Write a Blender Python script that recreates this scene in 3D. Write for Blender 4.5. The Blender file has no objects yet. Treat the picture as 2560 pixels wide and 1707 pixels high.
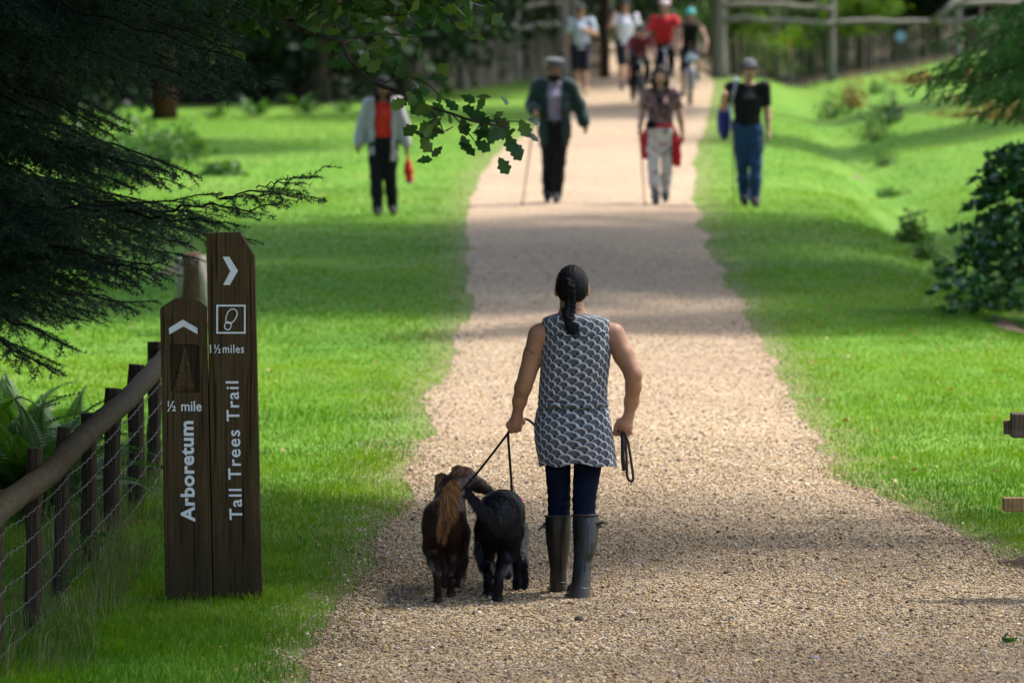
import bpy, math, random
import numpy as np
from mathutils import Vector, Matrix, Quaternion
SC = bpy.context.scene
COL = SC.collection
# ------------------------------------------------------------------ camera
F = 14222.2            # focal length in photo pixels (2560 wide)
HC = 3.28              # camera height
PITCH = math.atan(1014.5 / F)
cam_d = bpy.data.cameras.new('camera'); cam = bpy.data.objects.new('camera', cam_d); COL.objects.link(cam)
cam.location = (0, 0, HC); cam.rotation_euler = (math.pi/2 - PITCH, 0, 0)
cam_d.sensor_width = 36; cam_d.lens = F*36/2560
cam_d.clip_start = 0.5; cam_d.clip_end = 3000
cam_d.dof.use_dof = True; cam_d.dof.focus_distance = 28.2; cam_d.dof.aperture_fstop = 4.2
SC.camera = cam
# ------------------------------------------------------------------ light
SUN_DIR = Vector((0.46, 0.26, 0.85)).normalized()       # towards the sun
world = bpy.data.worlds.new('World'); SC.world = world; world.use_nodes = True
wn = world.node_tree; bg = wn.nodes['Background']
sky = wn.nodes.new('ShaderNodeTexSky'); sky.sky_type = 'NISHITA'; sky.sun_disc = False
sky.sun_elevation = math.asin(SUN_DIR.z); sky.sun_rotation = math.atan2(SUN_DIR.x, SUN_DIR.y)
sky.air_density = 1.0; sky.dust_density = 4.0; sky.ozone_density = 1.0
wn.links.new(sky.outputs[0], bg.inputs[0]); bg.inputs[1].default_value = 0.15
sun_d = bpy.data.lights.new('sun', 'SUN'); sun = bpy.data.objects.new('sun', sun_d); COL.objects.link(sun)
sun_d.energy = 2.75; sun_d.angle = math.radians(4.0); sun_d.color = (1.0, 0.96, 0.89)
sun.rotation_euler = SUN_DIR.to_track_quat('Z', 'Y').to_euler()
SC.view_settings.view_transform = 'Standard'; SC.view_settings.look = 'None'
SC.view_settings.exposure = 1.43; SC.view_settings.gamma = 1
SC.view_settings.use_curve_mapping = False
SC.render.engine = 'CYCLES'
SC.cycles.use_denoising = True; SC.cycles.adaptive_threshold = .004
SC.cycles.max_bounces = 6; SC.cycles.diffuse_bounces = 3; SC.cycles.glossy_bounces = 2
SC.cycles.transparent_max_bounces = 4; SC.cycles.transmission_bounces = 2
SC.cycles.caustics_reflective = False; SC.cycles.caustics_refractive = False
# ------------------------------------------------------------------ helpers
RNG = np.random.default_rng(7)
rnd = random.Random(11)
CT, ST = math.cos(PITCH), math.sin(PITCH)
def W(px, py, Y):
    "world point that stands at distance Y and shows at photo pixel (px,py)"
    a = (px-1280)/F; b = -(py-853.5)/F
    ry = CT + b*ST; rz = -ST + b*CT
    t = Y/ry
    return Vector((a*t, Y, HC + rz*t))
def G(px, py):
    "ground (z=0) point under the photo pixel"
    a = (px-1280)/F; b = -(py-853.5)/F
    ry = CT + b*ST; rz = -ST + b*CT
    t = -HC/rz
    return Vector((a*t, ry*t, 0))
def proj(p):
    d = p[1]*CT-(p[2]-HC)*ST; return 1280+F*p[0]/d, 853.5-F*(p[1]*ST+(p[2]-HC)*CT)/d
def sstep(a, b, x):
    t = np.clip((x-a)/(b-a), 0, 1); return t*t*(3-2*t)
def vnoise(x, y, seed=0):
    "cheap smooth value noise, vectorised"
    x = np.asarray(x, float); y = np.asarray(y, float)
    xi = np.floor(x).astype(np.int64); yi = np.floor(y).astype(np.int64)
    fx = x-xi; fy = y-yi; fx = fx*fx*(3-2*fx); fy = fy*fy*(3-2*fy)
    def h(i, j):
        n = (i*374761393 + j*668265263 + seed*1442695041) & 0x7fffffff
        n = ((n ^ (n >> 13))*1274126177) & 0x7fffffff
        return ((n ^ (n >> 16)) & 0xffff)/65535.0
    return (h(xi, yi)*(1-fx)+h(xi+1, yi)*fx)*(1-fy) + (h(xi, yi+1)*(1-fx)+h(xi+1, yi+1)*fx)*fy
def tag(o, label=None, cat=None, group=None, kind=None):
    if label: o['label'] = label
    if cat: o['category'] = cat
    if group: o['group'] = group
    if kind: o['kind'] = kind
    return o
def empty(name, loc, label, cat, group=None):
    o = bpy.data.objects.new(name, None); COL.objects.link(o); o.location = loc
    o.empty_display_size = 0.2
    return tag(o, label, cat, group)
def link(name, me, parent=None, loc=None):
    o = bpy.data.objects.new(name, me); COL.objects.link(o)
    if parent is not None: o.parent = parent
    if loc is not None: o.location = loc
    return o
def mesh(name, V, Fc, mat=None, smooth=True):
    "V (n,3); Fc list/array of faces (all tris or quads arrays, or a list of lists)"
    V = np.asarray(V, np.float32).reshape(-1, 3)
    me = bpy.data.meshes.new(name)
    if isinstance(Fc, np.ndarray):
        nf, k = Fc.shape
        me.vertices.add(len(V)); me.vertices.foreach_set('co', V.ravel())
        me.loops.add(nf*k); me.loops.foreach_set('vertex_index', Fc.astype(np.int32).ravel())
        me.polygons.add(nf); me.polygons.foreach_set('loop_start', np.arange(0, nf*k, k, dtype=np.int32))
        me.polygons.foreach_set('loop_total', np.full(nf, k, np.int32))
        me.update(calc_edges=True)
    else:
        me.from_pydata([tuple(map(float, v)) for v in V], [], [list(map(int, f)) for f in Fc]); me.update()
    if smooth: me.polygons.foreach_set('use_smooth', np.ones(len(me.polygons), bool))
    if mat is not None: me.materials.append(mat)
    return me
def obj(name, V, Fc, mat, parent=None, smooth=True, origin=None):
    V = np.asarray(V, np.float32).reshape(-1, 3)
    q = parent
    while q is not None: V = V - np.array(q.location, np.float32); q = q.parent      # parts live in the thing's frame (roots unrotated)
    return link(name, mesh(name, V, Fc, mat, smooth), parent)
def pointattr(me, name, arr):
    a = me.attributes.new(name, 'FLOAT', 'POINT'); a.data.foreach_set('value', np.asarray(arr, np.float32))
class MB:
    "collects simple shapes (world coordinates)"
    def __init__(s): s.v = []; s.f = []
    def add(s, V, Fc):
        n = len(s.v); s.v += [tuple(v) for v in V]; s.f += [[i+n for i in f] for f in Fc]; return s
    def box(s, c, d, M=None):
        V = [Vector((x*d[0]/2, y*d[1]/2, z*d[2]/2)) for x in (-1, 1) for y in (-1, 1) for z in (-1, 1)]
        if M is not None: V = [M @ v for v in V]
        V = [v+Vector(c) for v in V]
        return s.add(V, [(0, 1, 3, 2), (4, 6, 7, 5), (0, 4, 5, 1), (2, 3, 7, 6), (0, 2, 6, 4), (1, 5, 7, 3)])
    def tube(s, P, R, n=10, cap=True, sq=None):
        "tube along points P with radii R (number or list); sq=(sx,sy) flattens"
        P = [Vector(p) for p in P]
        if not hasattr(R, '__len__'): R = [R]*len(P)
        base = len(s.v); t0 = (P[1]-P[0]).normalized()
        u = t0.cross(Vector((0, 0, 1)) if abs(t0.z) < .9 else Vector((1, 0, 0))).normalized()
        for i, p in enumerate(P):
            t = (P[min(i+1, len(P)-1)]-P[max(i-1, 0)]).normalized()
            u = (u - t*u.dot(t)).normalized(); w = t.cross(u)
            for k in range(n):
                a = 2*math.pi*k/n
                ca, sa = math.cos(a), math.sin(a)
                if sq: ca *= sq[0]; sa *= sq[1]
                s.v.append(tuple(p + (u*ca + w*sa)*R[i]))
        for i in range(len(P)-1):
            for k in range(n):
                a = base+i*n+k; b = base+i*n+(k+1) % n
                s.f.append([a, b, b+n, a+n])
        if cap:
            s.f.append([base+k for k in range(n)][::-1]); e = base+(len(P)-1)*n
            s.f.append([e+k for k in range(n)])
        return s
    def build(s, name, mat, parent=None, smooth=False):
        return obj(name, s.v, s.f, mat, parent, smooth)
def catmull(P, m=6):
    P = [Vector(p) for p in P]; out = []
    for i in range(len(P)-1):
        a = P[max(i-1, 0)]; b = P[i]; c = P[i+1]; d = P[min(i+2, len(P)-1)]
        for k in range(m):
            t = k/m
            out.append(0.5*((2*b)+(c-a)*t+(2*a-5*b+4*c-d)*t*t+(3*b-a-3*c+d)*t**3))
    out.append(P[-1]); return out
# ------------------------------------------------------------------ implicit surfaces
def surface_nets(Fd, org, h):
    S = Fd < 0
    nx, ny, nz = Fd.shape
    c = [(i, j, k) for i in (0, 1) for j in (0, 1) for k in (0, 1)]
    def sl(A, o): return A[o[0]:nx-1+o[0], o[1]:ny-1+o[1], o[2]:nz-1+o[2]]
    cnt = np.zeros((nx-1, ny-1, nz-1), np.int8)
    for o in c: cnt += sl(S, o)
    act = (cnt > 0) & (cnt < 8)
    idx = -np.ones(act.shape, np.int64); ii = np.argwhere(act); idx[act] = np.arange(len(ii))
    acc = np.zeros((len(ii), 3)); num = np.zeros(len(ii))
    vals = {o: Fd[ii[:, 0]+o[0], ii[:, 1]+o[1], ii[:, 2]+o[2]] for o in c}
    for a in c:
        for ax in range(3):
            if a[ax] == 1: continue
            b = list(a); b[ax] = 1; b = tuple(b)
            va, vb = vals[a], vals[b]; m = (va < 0) != (vb < 0)
            t = np.where(m, va/np.where(m, va-vb, 1), 0)
            p = np.tile(np.array(a, float), (len(ii), 1)); p[:, ax] = t
            acc += p*m[:, None]; num += m
    V = (ii + acc/np.maximum(num, 1)[:, None])*h + org
    faces = []
    for ax in range(3):
        sa = [slice(None)]*3; sb = [slice(None)]*3
        sa[ax] = slice(0, -1); sb[ax] = slice(1, None)
        A = S[tuple(sa)]; B = S[tuple(sb)]
        X = np.argwhere(A != B)
        o1, o2 = [(1, 2), (2, 0), (0, 1)][ax]
        ok = (X[:, o1] > 0) & (X[:, o2] > 0) & (X[:, o1] < Fd.shape[o1]-1) & (X[:, o2] < Fd.shape[o2]-1)
        X = X[ok]
        q = []
        for d1, d2 in ((-1, -1), (0, -1), (0, 0), (-1, 0)):
            Y = X.copy(); Y[:, o1] += d1; Y[:, o2] += d2
            q.append(idx[Y[:, 0], Y[:, 1], Y[:, 2]])
        q = np.stack(q, 1)
        inside = S[X[:, 0], X[:, 1], X[:, 2]]
        q[~inside] = q[~inside][:, ::-1]
        faces.append(q)
    Fq = np.concatenate(faces); Fq = Fq[(Fq >= 0).all(1)]
    return V, Fq
class Sdf:
    def __init__(s, k=0.02): s.p = []; s.k = k; s.disp = None
    def cone(s, a, b, ra, rb, k=None, sub=False):
        a = np.array(a, float); b = np.array(b, float); r = max(ra, rb)
        ba = b-a; L2 = max(float(ba@ba), 1e-9)
        def f(X, Y, Z):
            t = np.clip(((X-a[0])*ba[0]+(Y-a[1])*ba[1]+(Z-a[2])*ba[2])/L2, 0, 1)
            dx = X-a[0]-t*ba[0]; dy = Y-a[1]-t*ba[1]; dz = Z-a[2]-t*ba[2]
            return np.sqrt(dx*dx+dy*dy+dz*dz) - (ra+(rb-ra)*t)
        s.p.append((f, np.minimum(a, b)-r, np.maximum(a, b)+r, s.k if k is None else k, sub)); return s
    def chain(s, P, R, k=None):
        for i in range(len(P)-1): s.cone(P[i], P[i+1], R[i], R[i+1], k)
        return s
    def ell(s, c, r, k=None, rot=None, sub=False):
        c = np.array(c, float); r = np.array(r, float)
        M = np.array(rot.to_matrix() if hasattr(rot, 'to_matrix') else np.eye(3)).T if rot is not None else None
        def f(X, Y, Z):
            x, y, z = X-c[0], Y-c[1], Z-c[2]
            if M is not None: x, y, z = (M[i][0]*x+M[i][1]*y+M[i][2]*z for i in range(3))
            x, y, z = x+0*y+0*z, y+0*x+0*z, z+0*x+0*y
            k0 = np.sqrt((x/r[0])**2+(y/r[1])**2+(z/r[2])**2)
            k1 = np.sqrt((x/r[0]**2)**2+(y/r[1]**2)**2+(z/r[2]**2)**2)+1e-9
            return k0*(k0-1)/k1
        m = r.max() if rot is not None else r
        s.p.append((f, c-m, c+m, s.k if k is None else k, sub)); return s
    def loft(s, rings, k=None, sub=False):
        "rings: (z, cx, cy, rx, ry) ascending"
        R = np.array(rings, float)
        def f(X, Y, Z):
            cx = np.interp(Z, R[:, 0], R[:, 1]); cy = np.interp(Z, R[:, 0], R[:, 2])
            rx = np.interp(Z, R[:, 0], R[:, 3]); ry = np.interp(Z, R[:, 0], R[:, 4])
            q = np.sqrt(((X-cx)/rx)**2+((Y-cy)/ry)**2)
            d = (q-1)*np.minimum(rx, ry)
            return np.maximum(d, np.maximum(R[0, 0]-Z, Z-R[-1, 0]))
        lo = np.array([(R[:, 1]-R[:, 3]).min(), (R[:, 2]-R[:, 4]).min(), R[0, 0]])
        hi = np.array([(R[:, 1]+R[:, 3]).max(), (R[:, 2]+R[:, 4]).max(), R[-1, 0]])
        s.p.append((f, lo, hi, s.k if k is None else k, sub)); return s
    def cutbox(s, lo, hi):
        lo = np.array(lo, float); hi = np.array(hi, float)
        def f(X, Y, Z):
            return np.maximum(np.maximum(np.maximum(lo[0]-X, X-hi[0]), np.maximum(lo[1]-Y, Y-hi[1])), np.maximum(lo[2]-Z, Z-hi[2]))
        s.p.append((f, lo, hi, 0.004, True)); return s
    def grid(s, h):
        add = [p for p in s.p if not p[4]]
        lo = np.min([p[1] for p in add], 0)-3*h; hi = np.max([p[2] for p in add], 0)+3*h
        n = np.ceil((hi-lo)/h).astype(int)+1
        Fd = np.full(n, 1.0)
        for f, a, b, k, sub in s.p:
            mg = k+2.5*h
            i0 = np.clip(np.floor((a-mg-lo)/h).astype(int), 0, n-1); i1 = np.clip(np.ceil((b+mg-lo)/h).astype(int)+1, 1, n)
            if (i1 <= i0).any(): continue
            X = (lo[0]+np.arange(i0[0], i1[0])*h)[:, None, None]; Y = (lo[1]+np.arange(i0[1], i1[1])*h)[None, :, None]
            Z = (lo[2]+np.arange(i0[2], i1[2])*h)[None, None, :]
            d = f(X, Y, Z); w = Fd[i0[0]:i1[0], i0[1]:i1[1], i0[2]:i1[2]]
            d = np.broadcast_to(d, w.shape)
            kk = max(k, 1e-5)
            if sub:
                d = -d; hh = np.maximum(kk-np.abs(w-d), 0)/kk
                w[...] = np.maximum(w, d)+hh*hh*kk/4
            else:
                hh = np.maximum(kk-np.abs(w-d), 0)/kk
                w[...] = np.minimum(w, d)-hh*hh*kk/4
        if s.disp is not None:
            X = (lo[0]+np.arange(n[0])*h)[:, None, None]; Y = (lo[1]+np.arange(n[1])*h)[None, :, None]
            Z = (lo[2]+np.arange(n[2])*h)[None, None, :]
            Fd = Fd + s.disp(X, Y, Z)
        return Fd, lo
    def build(s, name, mat, parent, h=0.008, off=None):
        Fd, lo = s.grid(h); V, Q = surface_nets(Fd, lo, h)
        if off is not None: V = V+np.array(off)
        me = mesh(name, V, Q, mat, True)
        return link(name, me, parent)
# ------------------------------------------------------------------ node expressions
class E:
    "node-graph expression: E(nt, socket)"
    def __init__(s, nt, so): s.nt = nt; s.so = so
    def op(s, o, a, b=None, c=None):
        n = s.nt.nodes.new('ShaderNodeMath'); n.operation = o
        for i, x in enumerate((a, b, c)):
            if x is None: continue
            if isinstance(x, E): s.nt.links.new(x.so, n.inputs[i])
            else: n.inputs[i].default_value = x
        return E(s.nt, n.outputs[0])
    def __add__(s, o): return s.op('ADD', s, o)
    __radd__ = __add__
    def __sub__(s, o): return s.op('SUBTRACT', s, o)
    def __rsub__(s, o): return s.op('SUBTRACT', o, s)
    def __mul__(s, o): return s.op('MULTIPLY', s, o)
    __rmul__ = __mul__
    def __truediv__(s, o): return s.op('DIVIDE', s, o)
    def fl(s): return s.op('FLOOR', s)
    def fr(s): return s.op('FRACT', s)
    def mod(s, m): return s.op('MODULO', s, m)
    def sqrt(s): return s.op('SQRT', s)
    def sin(s): return s.op('SINE', s)
    def abs(s): return s.op('ABSOLUTE', s)
    def lt(s, o): return s.op('LESS_THAN', s, o)
    def gt(s, o): return s.op('GREATER_THAN', s, o)
    def max(s, o): return s.op('MAXIMUM', s, o)
    def min(s, o): return s.op('MINIMUM', s, o)
    def clamp(s): return s.op('MINIMUM', s.op('MAXIMUM', s, 0.0), 1.0)
    def ss(s, a, b):
        n = s.nt.nodes.new('ShaderNodeMapRange'); n.interpolation_type = 'SMOOTHSTEP'
        s.nt.links.new(s.so, n.inputs[0]); n.inputs[1].default_value = a; n.inputs[2].default_value = b
        return E(s.nt, n.outputs[0])
def new_mat(name, rough=0.7, spec=0.3):
    m = bpy.data.materials.new(name); m.use_nodes = True
    p = m.node_tree.nodes['Principled BSDF']; p.inputs['Roughness'].default_value = rough
    p.inputs['Specular IOR Level'].default_value = spec
    return m, m.node_tree, p
def coords(nt, scale=(1, 1, 1), which='Object', rot=(0, 0, 0)):
    t = nt.nodes.new('ShaderNodeTexCoord'); mp = nt.nodes.new('ShaderNodeMapping')
    nt.links.new(t.outputs[which], mp.inputs[0]); mp.inputs['Scale'].default_value = scale; mp.inputs['Rotation'].default_value = rot
    return mp.outputs[0]
def geo_pos(nt, scale=(1, 1, 1)):
    t = nt.nodes.new('ShaderNodeNewGeometry'); mp = nt.nodes.new('ShaderNodeMapping')
    nt.links.new(t.outputs['Position'], mp.inputs[0]); mp.inputs['Scale'].default_value = scale
    return mp.outputs[0]
def noise(nt, vec, scale, detail=3, rough=.5, dist=0):
    n = nt.nodes.new('ShaderNodeTexNoise'); nt.links.new(vec, n.inputs['Vector'])
    n.inputs['Scale'].default_value = scale; n.inputs['Detail'].default_value = detail
    n.inputs['Roughness'].default_value = rough; n.inputs['Distortion'].default_value = dist
    return n.outputs[0]
def voro(nt, vec, scale, out='Color', feat='F1', rnd_=1.0):
    n = nt.nodes.new('ShaderNodeTexVoronoi'); nt.links.new(vec, n.inputs['Vector']); n.feature = feat
    n.inputs['Scale'].default_value = scale; n.inputs['Randomness'].default_value = rnd_
    return n.outputs[out]
def ramp(nt, fac, stops, interp='LINEAR'):
    n = nt.nodes.new('ShaderNodeValToRGB'); nt.links.new(fac, n.inputs[0]); cr = n.color_ramp; cr.interpolation = interp
    while len(cr.elements) < len(stops): cr.elements.new(0.5)
    for e, (p, c) in zip(cr.elements, stops): e.position = p; e.color = (*c, 1)
    return n.outputs[0]
def mix(nt, fac, a, b, mode='MIX'):
    n = nt.nodes.new('ShaderNodeMix'); n.data_type = 'RGBA'; n.blend_type = mode
    for i, x in ((0, fac), (6, a), (7, b)):
        if hasattr(x, 'links') or hasattr(x, 'is_linked'): nt.links.new(x, n.inputs[i])
        elif isinstance(x, E): nt.links.new(x.so, n.inputs[i])
        elif i == 0: n.inputs[0].default_value = x
        else: n.inputs[i].default_value = (*x, 1)
    return n.outputs[2]
def bump(nt, p, height, strength=.3, dist=.01):
    n = nt.nodes.new('ShaderNodeBump'); n.inputs['Strength'].default_value = strength; n.inputs['Distance'].default_value = dist
    nt.links.new(height.so if isinstance(height, E) else height, n.inputs['Height']); nt.links.new(n.outputs[0], p.inputs['Normal'])
def simple(name, col, rough=.75, spec=.3, var=.25, scale=25, bmp=.15, dist=.004, sss=0, stretch=(1, 1, 1), metal=0, sheen=0):
    "a plain coloured material with mottling and fine relief"
    m, nt, p = new_mat(name, rough, spec)
    v = coords(nt, stretch); n = noise(nt, v, scale, 4, .6)
    c = ramp(nt, n, [(.25, tuple(x*(1-var) for x in col)), (.75, tuple(min(1, x*(1+var)) for x in col))])
    nt.links.new(c, p.inputs['Base Color']); p.inputs['Metallic'].default_value = metal
    if bmp: bump(nt, p, noise(nt, v, scale*3, 3), bmp, dist)
    if sss: p.inputs['Subsurface Weight'].default_value = sss; p.inputs['Subsurface Radius'].default_value = (.01, .004, .002); p.inputs['Subsurface Scale'].default_value = .5
    if sheen: p.inputs['Sheen Weight'].default_value = sheen
    return m
def leafmat(name, stops, trans=.35, rough=.5, attr=True, spec=.35):
    "foliage: colour from a per-leaf attribute 'var'; diffuse plus translucent"
    m, nt, p = new_mat(name, rough, spec)
    if attr:
        a = nt.nodes.new('ShaderNodeAttribute'); a.attribute_name = 'var'; fac = a.outputs['Fac']
    else:
        a = nt.nodes.new('ShaderNodeObjectInfo'); fac = a.outputs['Random']
    c = ramp(nt, fac, stops); nt.links.new(c, p.inputs['Base Color'])
    tr = nt.nodes.new('ShaderNodeBsdfTranslucent'); mx = nt.nodes.new('ShaderNodeMixShader'); mx.inputs[0].default_value = trans
    hs = nt.nodes.new('ShaderNodeHueSaturation'); hs.inputs['Hue'].default_value = .485; hs.inputs['Value'].default_value = 1.3; hs.inputs['Saturation'].default_value = 1.1
    nt.links.new(c, hs.inputs['Color']); nt.links.new(hs.outputs[0], tr.inputs[0])
    out = nt.nodes['Material Output']
    nt.links.new(p.outputs[0], mx.inputs[1]); nt.links.new(tr.outputs[0], mx.inputs[2]); nt.links.new(mx.outputs[0], out.inputs[0])
    return m
# ================================================================== ground
GLX = np.array([30, 57, 65, 86, 108, 130, 200.]); GLV = np.array([5.2, 4.6, 4.65, 5.15, 5.95, 6.6, 7.0])
def gz(x, y):
    "terrain height"
    x = np.asarray(x, float); y = np.asarray(y, float)
    gx = np.interp(y, GLX, GLV)
    f = sstep(34, 60, y)
    z = f*(-0.22*np.exp(-((x-gx)/.55)**2) + 0.75*sstep(gx+.3, gx+6.0, x) - .03*sstep(gx-2.5, gx, x))
    z = z + 0.10*sstep(-4, -14, x)*0 + 0.25*sstep(-9, -16, x)
    away = sstep(2.0, 4.5, np.abs(x-.4))
    z = z + away*.06*(vnoise(x*.35, y*.35, 3)-.5) + away*.02*(vnoise(x*1.7, y*1.7, 4)-.5)
    return z
EL = [(690, 1900), (735, 1780), (755, 1707), (790, 1590), (880, 1510), (930, 1430), (950, 1350), (1005, 1265), (1045, 1140), (1085, 985), (1150, 850), (1172, 765), (1168, 655),
      (1150, 570), (1195, 440), (1258, 372), (1335, 320), (1400, 255), (1445, 205), (1480, 130), (1500, 60)]
ER = [(2900, 1560), (2700, 1490), (2560, 1445), (2450, 1400), (2290, 1305), (2100, 1195), (2015, 1090), (1968, 980), (1905, 860), (1850, 740), (1787, 655), (1752, 565), (1732, 460), (1742, 370),
      (1772, 290), (1785, 205), (1700, 130), (1640, 60)]
EL = sorted([tuple(G(*p)[:2]) for p in EL] + [(-1.0, 4.0), (-1.0, 15.0)], key=lambda p: p[1])
ER = sorted([tuple(G(*p)[:2]) for p in ER] + [(4.4, 4.0), (4.2, 18.0)], key=lambda p: p[1])
EL = np.array(EL); ER = np.array(ER)
def edges(y):
    y = np.asarray(y, float)
    am = np.clip(38/np.maximum(y, 1), 0, 1)**1.6
    l = np.interp(y, EL[:, 1], EL[:, 0]) + am*(.30*(vnoise(y*.45, y*0, 21)-.5) + .10*(vnoise(y*1.9, y*0, 22)-.5) + .05*(vnoise(y*7, y*0, 23)-.5))
    r = np.interp(y, ER[:, 1], ER[:, 0]) + am*(.30*(vnoise(y*.45, y*0, 31)-.5) + .10*(vnoise(y*1.9, y*0, 32)-.5) + .05*(vnoise(y*7, y*0, 33)-.5))
    return l, r
def grid_mesh(xs, ys, zf):
    X, Y = np.meshgrid(xs, ys, indexing='ij'); V = np.stack([X, Y, zf(X, Y)], -1).reshape(-1, 3)
    n, m = X.shape; i = np.arange(n-1)[:, None]*m+np.arange(m-1)[None, :]
    return V, np.stack([i, i+m, i+m+1, i+1], -1).reshape(-1, 4)
# --- lawn and woodland floor
m_lawn, nt, p = new_mat('lawn_soil_and_turf', .9, .15)
v = geo_pos(nt); big = noise(nt, v, .22, 3, .6); med = noise(nt, v, 1.3, 4, .65)
vf = geo_pos(nt, (1, .35, 1)); fine = noise(nt, vf, 26, 4, .7)
turf = mix(nt, ramp(nt, med, [(.35, (0, 0, 0)), (.7, (1, 1, 1))]), (.062, .172, .010), (.125, .252, .018))
turf = mix(nt, ramp(nt, big, [(.40, (0, 0, 0)), (.68, (.75, .75, .75))]), turf, (.150, .245, .030))
turf = mix(nt, ramp(nt, fine, [(.3, (.75, .75, .75)), (.62, (0, 0, 0))]), turf, (.035, .085, .010))
dry = ramp(nt, noise(nt, v, .9, 5, .7, .4), [(.64, (0, 0, 0)), (.72, (.6, .6, .6))])
turf = mix(nt, dry, turf, (.19, .155, .075))
nt.links.new(turf, p.inputs['Base Color']); bump(nt, p, fine, .6, .03)
# woodland floor beyond the lawn
sx = nt.nodes.new('ShaderNodeSeparateXYZ'); nt.links.new(geo_pos(nt), sx.inputs[0])
px_, py_ = E(nt, sx.outputs[0]), E(nt, sx.outputs[1])
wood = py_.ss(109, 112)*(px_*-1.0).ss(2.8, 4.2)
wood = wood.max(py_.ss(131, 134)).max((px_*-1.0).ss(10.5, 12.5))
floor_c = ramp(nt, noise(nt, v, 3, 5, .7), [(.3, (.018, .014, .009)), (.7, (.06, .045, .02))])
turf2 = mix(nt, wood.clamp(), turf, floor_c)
at = nt.nodes.new('ShaderNodeAttribute'); at.attribute_name = 'verge'; vg = E(nt, at.outputs['Fac'])*E(nt, ramp(nt, noise(nt, v, 5, 4, .7), [(.38, (.25,)*3), (.6, (1,)*3)]))
turf2 = mix(nt, vg, turf2, (.15, .115, .06)); nt.links.new(turf2, p.inputs['Base Color'])
xs = np.concatenate([[-1500, -600, -200, -80, -40], np.arange(-24, 24.01, .4), [40, 80, 200, 600, 1500]])
ys = np.concatenate([[-400, -100, -30, -8], np.arange(0, 22, 1.5), np.arange(22, 135, .4), [140, 150, 170, 200, 260, 400, 800, 2500]])
V, Q = grid_mesh(xs, ys, lambda X, Y: gz(np.clip(X, -24, 24), np.clip(Y, 0, 150)))
lawn = obj('lawn', V, Q, m_lawn); _l, _r = edges(V[:, 1]); _e = np.maximum(_l-V[:, 0], V[:, 0]-_r); pointattr(lawn.data, 'verge', np.clip(.85-_e/.55, 0, .85)*(np.abs(V[:, 0]) < 12)); tag(lawn, 'green mown grass ground on both sides of the gravel path', kind='structure')
# --- gravel path
m_path, nt, p = new_mat('gravel_bed', .85, .25)
v = geo_pos(nt); v1 = geo_pos(nt, (1, .8, 1))
st = voro(nt, v1, 58); sep = nt.nodes.new('ShaderNodeSeparateColor'); nt.links.new(st, sep.inputs[0])
c1 = ramp(nt, sep.outputs[0], [(0, (.030, .022, .016)), (.2, (.15, .092, .053)), (.42, (.305, .215, .115)), (.62, (.455, .362, .208)), (.76, (.18, .108, .064)), (.88, (.28, .245, .205)), (1, (.66, .56, .41))])
big = noise(nt, v, .32, 3, .6); mid = noise(nt, v, 2.2, 4, .6)
c1 = mix(nt, ramp(nt, big, [(.38, (.0, .0, .0)), (.62, (.55, .55, .55))]), c1, (.228, .156, .104))
c1 = mix(nt, ramp(nt, mid, [(.45, (0, 0, 0)), (.75, (.30, .30, .30))]), c1, (.39, .31, .195))
sp = voro(nt, v1, 28, 'Distance'); c1 = mix(nt, ramp(nt, sp, [(.0, (.5, .5, .5)), (.16, (0, 0, 0))]), c1, (.52, .45, .35))
nt.links.new(c1, p.inputs['Base Color'])
d = voro(nt, v1, 58, 'Distance'); bump(nt, p, d, .8, .008)
ys = np.concatenate([np.arange(4, 24, .5), np.arange(24, 45, .06), np.arange(45, 135, .25), np.arange(135, 200, 3)])
l, r = edges(ys); T = np.linspace(0, 1, 15)
X = l[:, None]+(r-l)[:, None]*T[None]; Yy = np.repeat(ys[:, None], 15, 1)
Zz = gz(X, Yy)*0+.006 + .03*(np.exp(-((T-.5)/.3)**2))[None]
Zz[:, 0] = -.01; Zz[:, -1] = -.01
V = np.stack([X, Yy, np.maximum(Zz, gz(X, Yy)+.004)], -1).reshape(-1, 3)
i = np.arange(len(ys)-1)[:, None]*15+np.arange(14)[None]
path = obj('path', V, np.stack([i, i+1, i+16, i+15], -1).reshape(-1, 4), m_path)
tag(path, 'wide beige and brown gravel path running away between the lawns', kind='structure')
def path_z(x, y):
    l, r = edges(y); t = (x-l)/(r-l)
    return np.where((t > 0) & (t < 1), np.maximum(.006+.03*np.exp(-((t-.5)/.3)**2), gz(x, y)+.004), gz(x, y))
# --- loose stones on the path (uncountable)
def stones(name, x, y, size, mat, squash=.55):
    n = len(x)
    oc = np.array([(1, 0, 0), (-1, 0, 0), (0, 1, 0), (0, -1, 0), (0, 0, 1), (0, 0, -1)], float)
    fc = np.array([(0, 2, 4), (2, 1, 4), (1, 3, 4), (3, 0, 4), (2, 0, 5), (1, 2, 5), (3, 1, 5), (0, 3, 5)])
    j = 1+.35*(RNG.random((n, 6, 1))-.5)*2
    P = oc[None]*j*size[:, None, None]*np.array([1, 1, squash]); a = RNG.random(n)*6.28
    asp = .55+.45*RNG.random(n); P[:, :, 1] *= asp[:, None]
    tl = (RNG.random(n)-.5)*.9
    c, s = np.cos(a)[:, None], np.sin(a)[:, None]
    X = P[:, :, 0]*c-P[:, :, 1]*s; Yy = P[:, :, 0]*s+P[:, :, 1]*c; Z = P[:, :, 2]+P[:, :, 0]*tl[:, None]
    V = np.stack([X+x[:, None], Yy+y[:, None], Z+path_z(x, y)[:, None]+size[:, None]*squash*.35], -1).reshape(-1, 3)
    Fq = (fc[None]+np.arange(n)[:, None, None]*6).reshape(-1, 3)
    o = obj(name, V, Fq, mat, smooth=False); pointattr(o.data, 'var', np.repeat(RNG.random(n), 6)); return o
m_stone, nt, p = new_mat('stone_chips', .75, .3)
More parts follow.
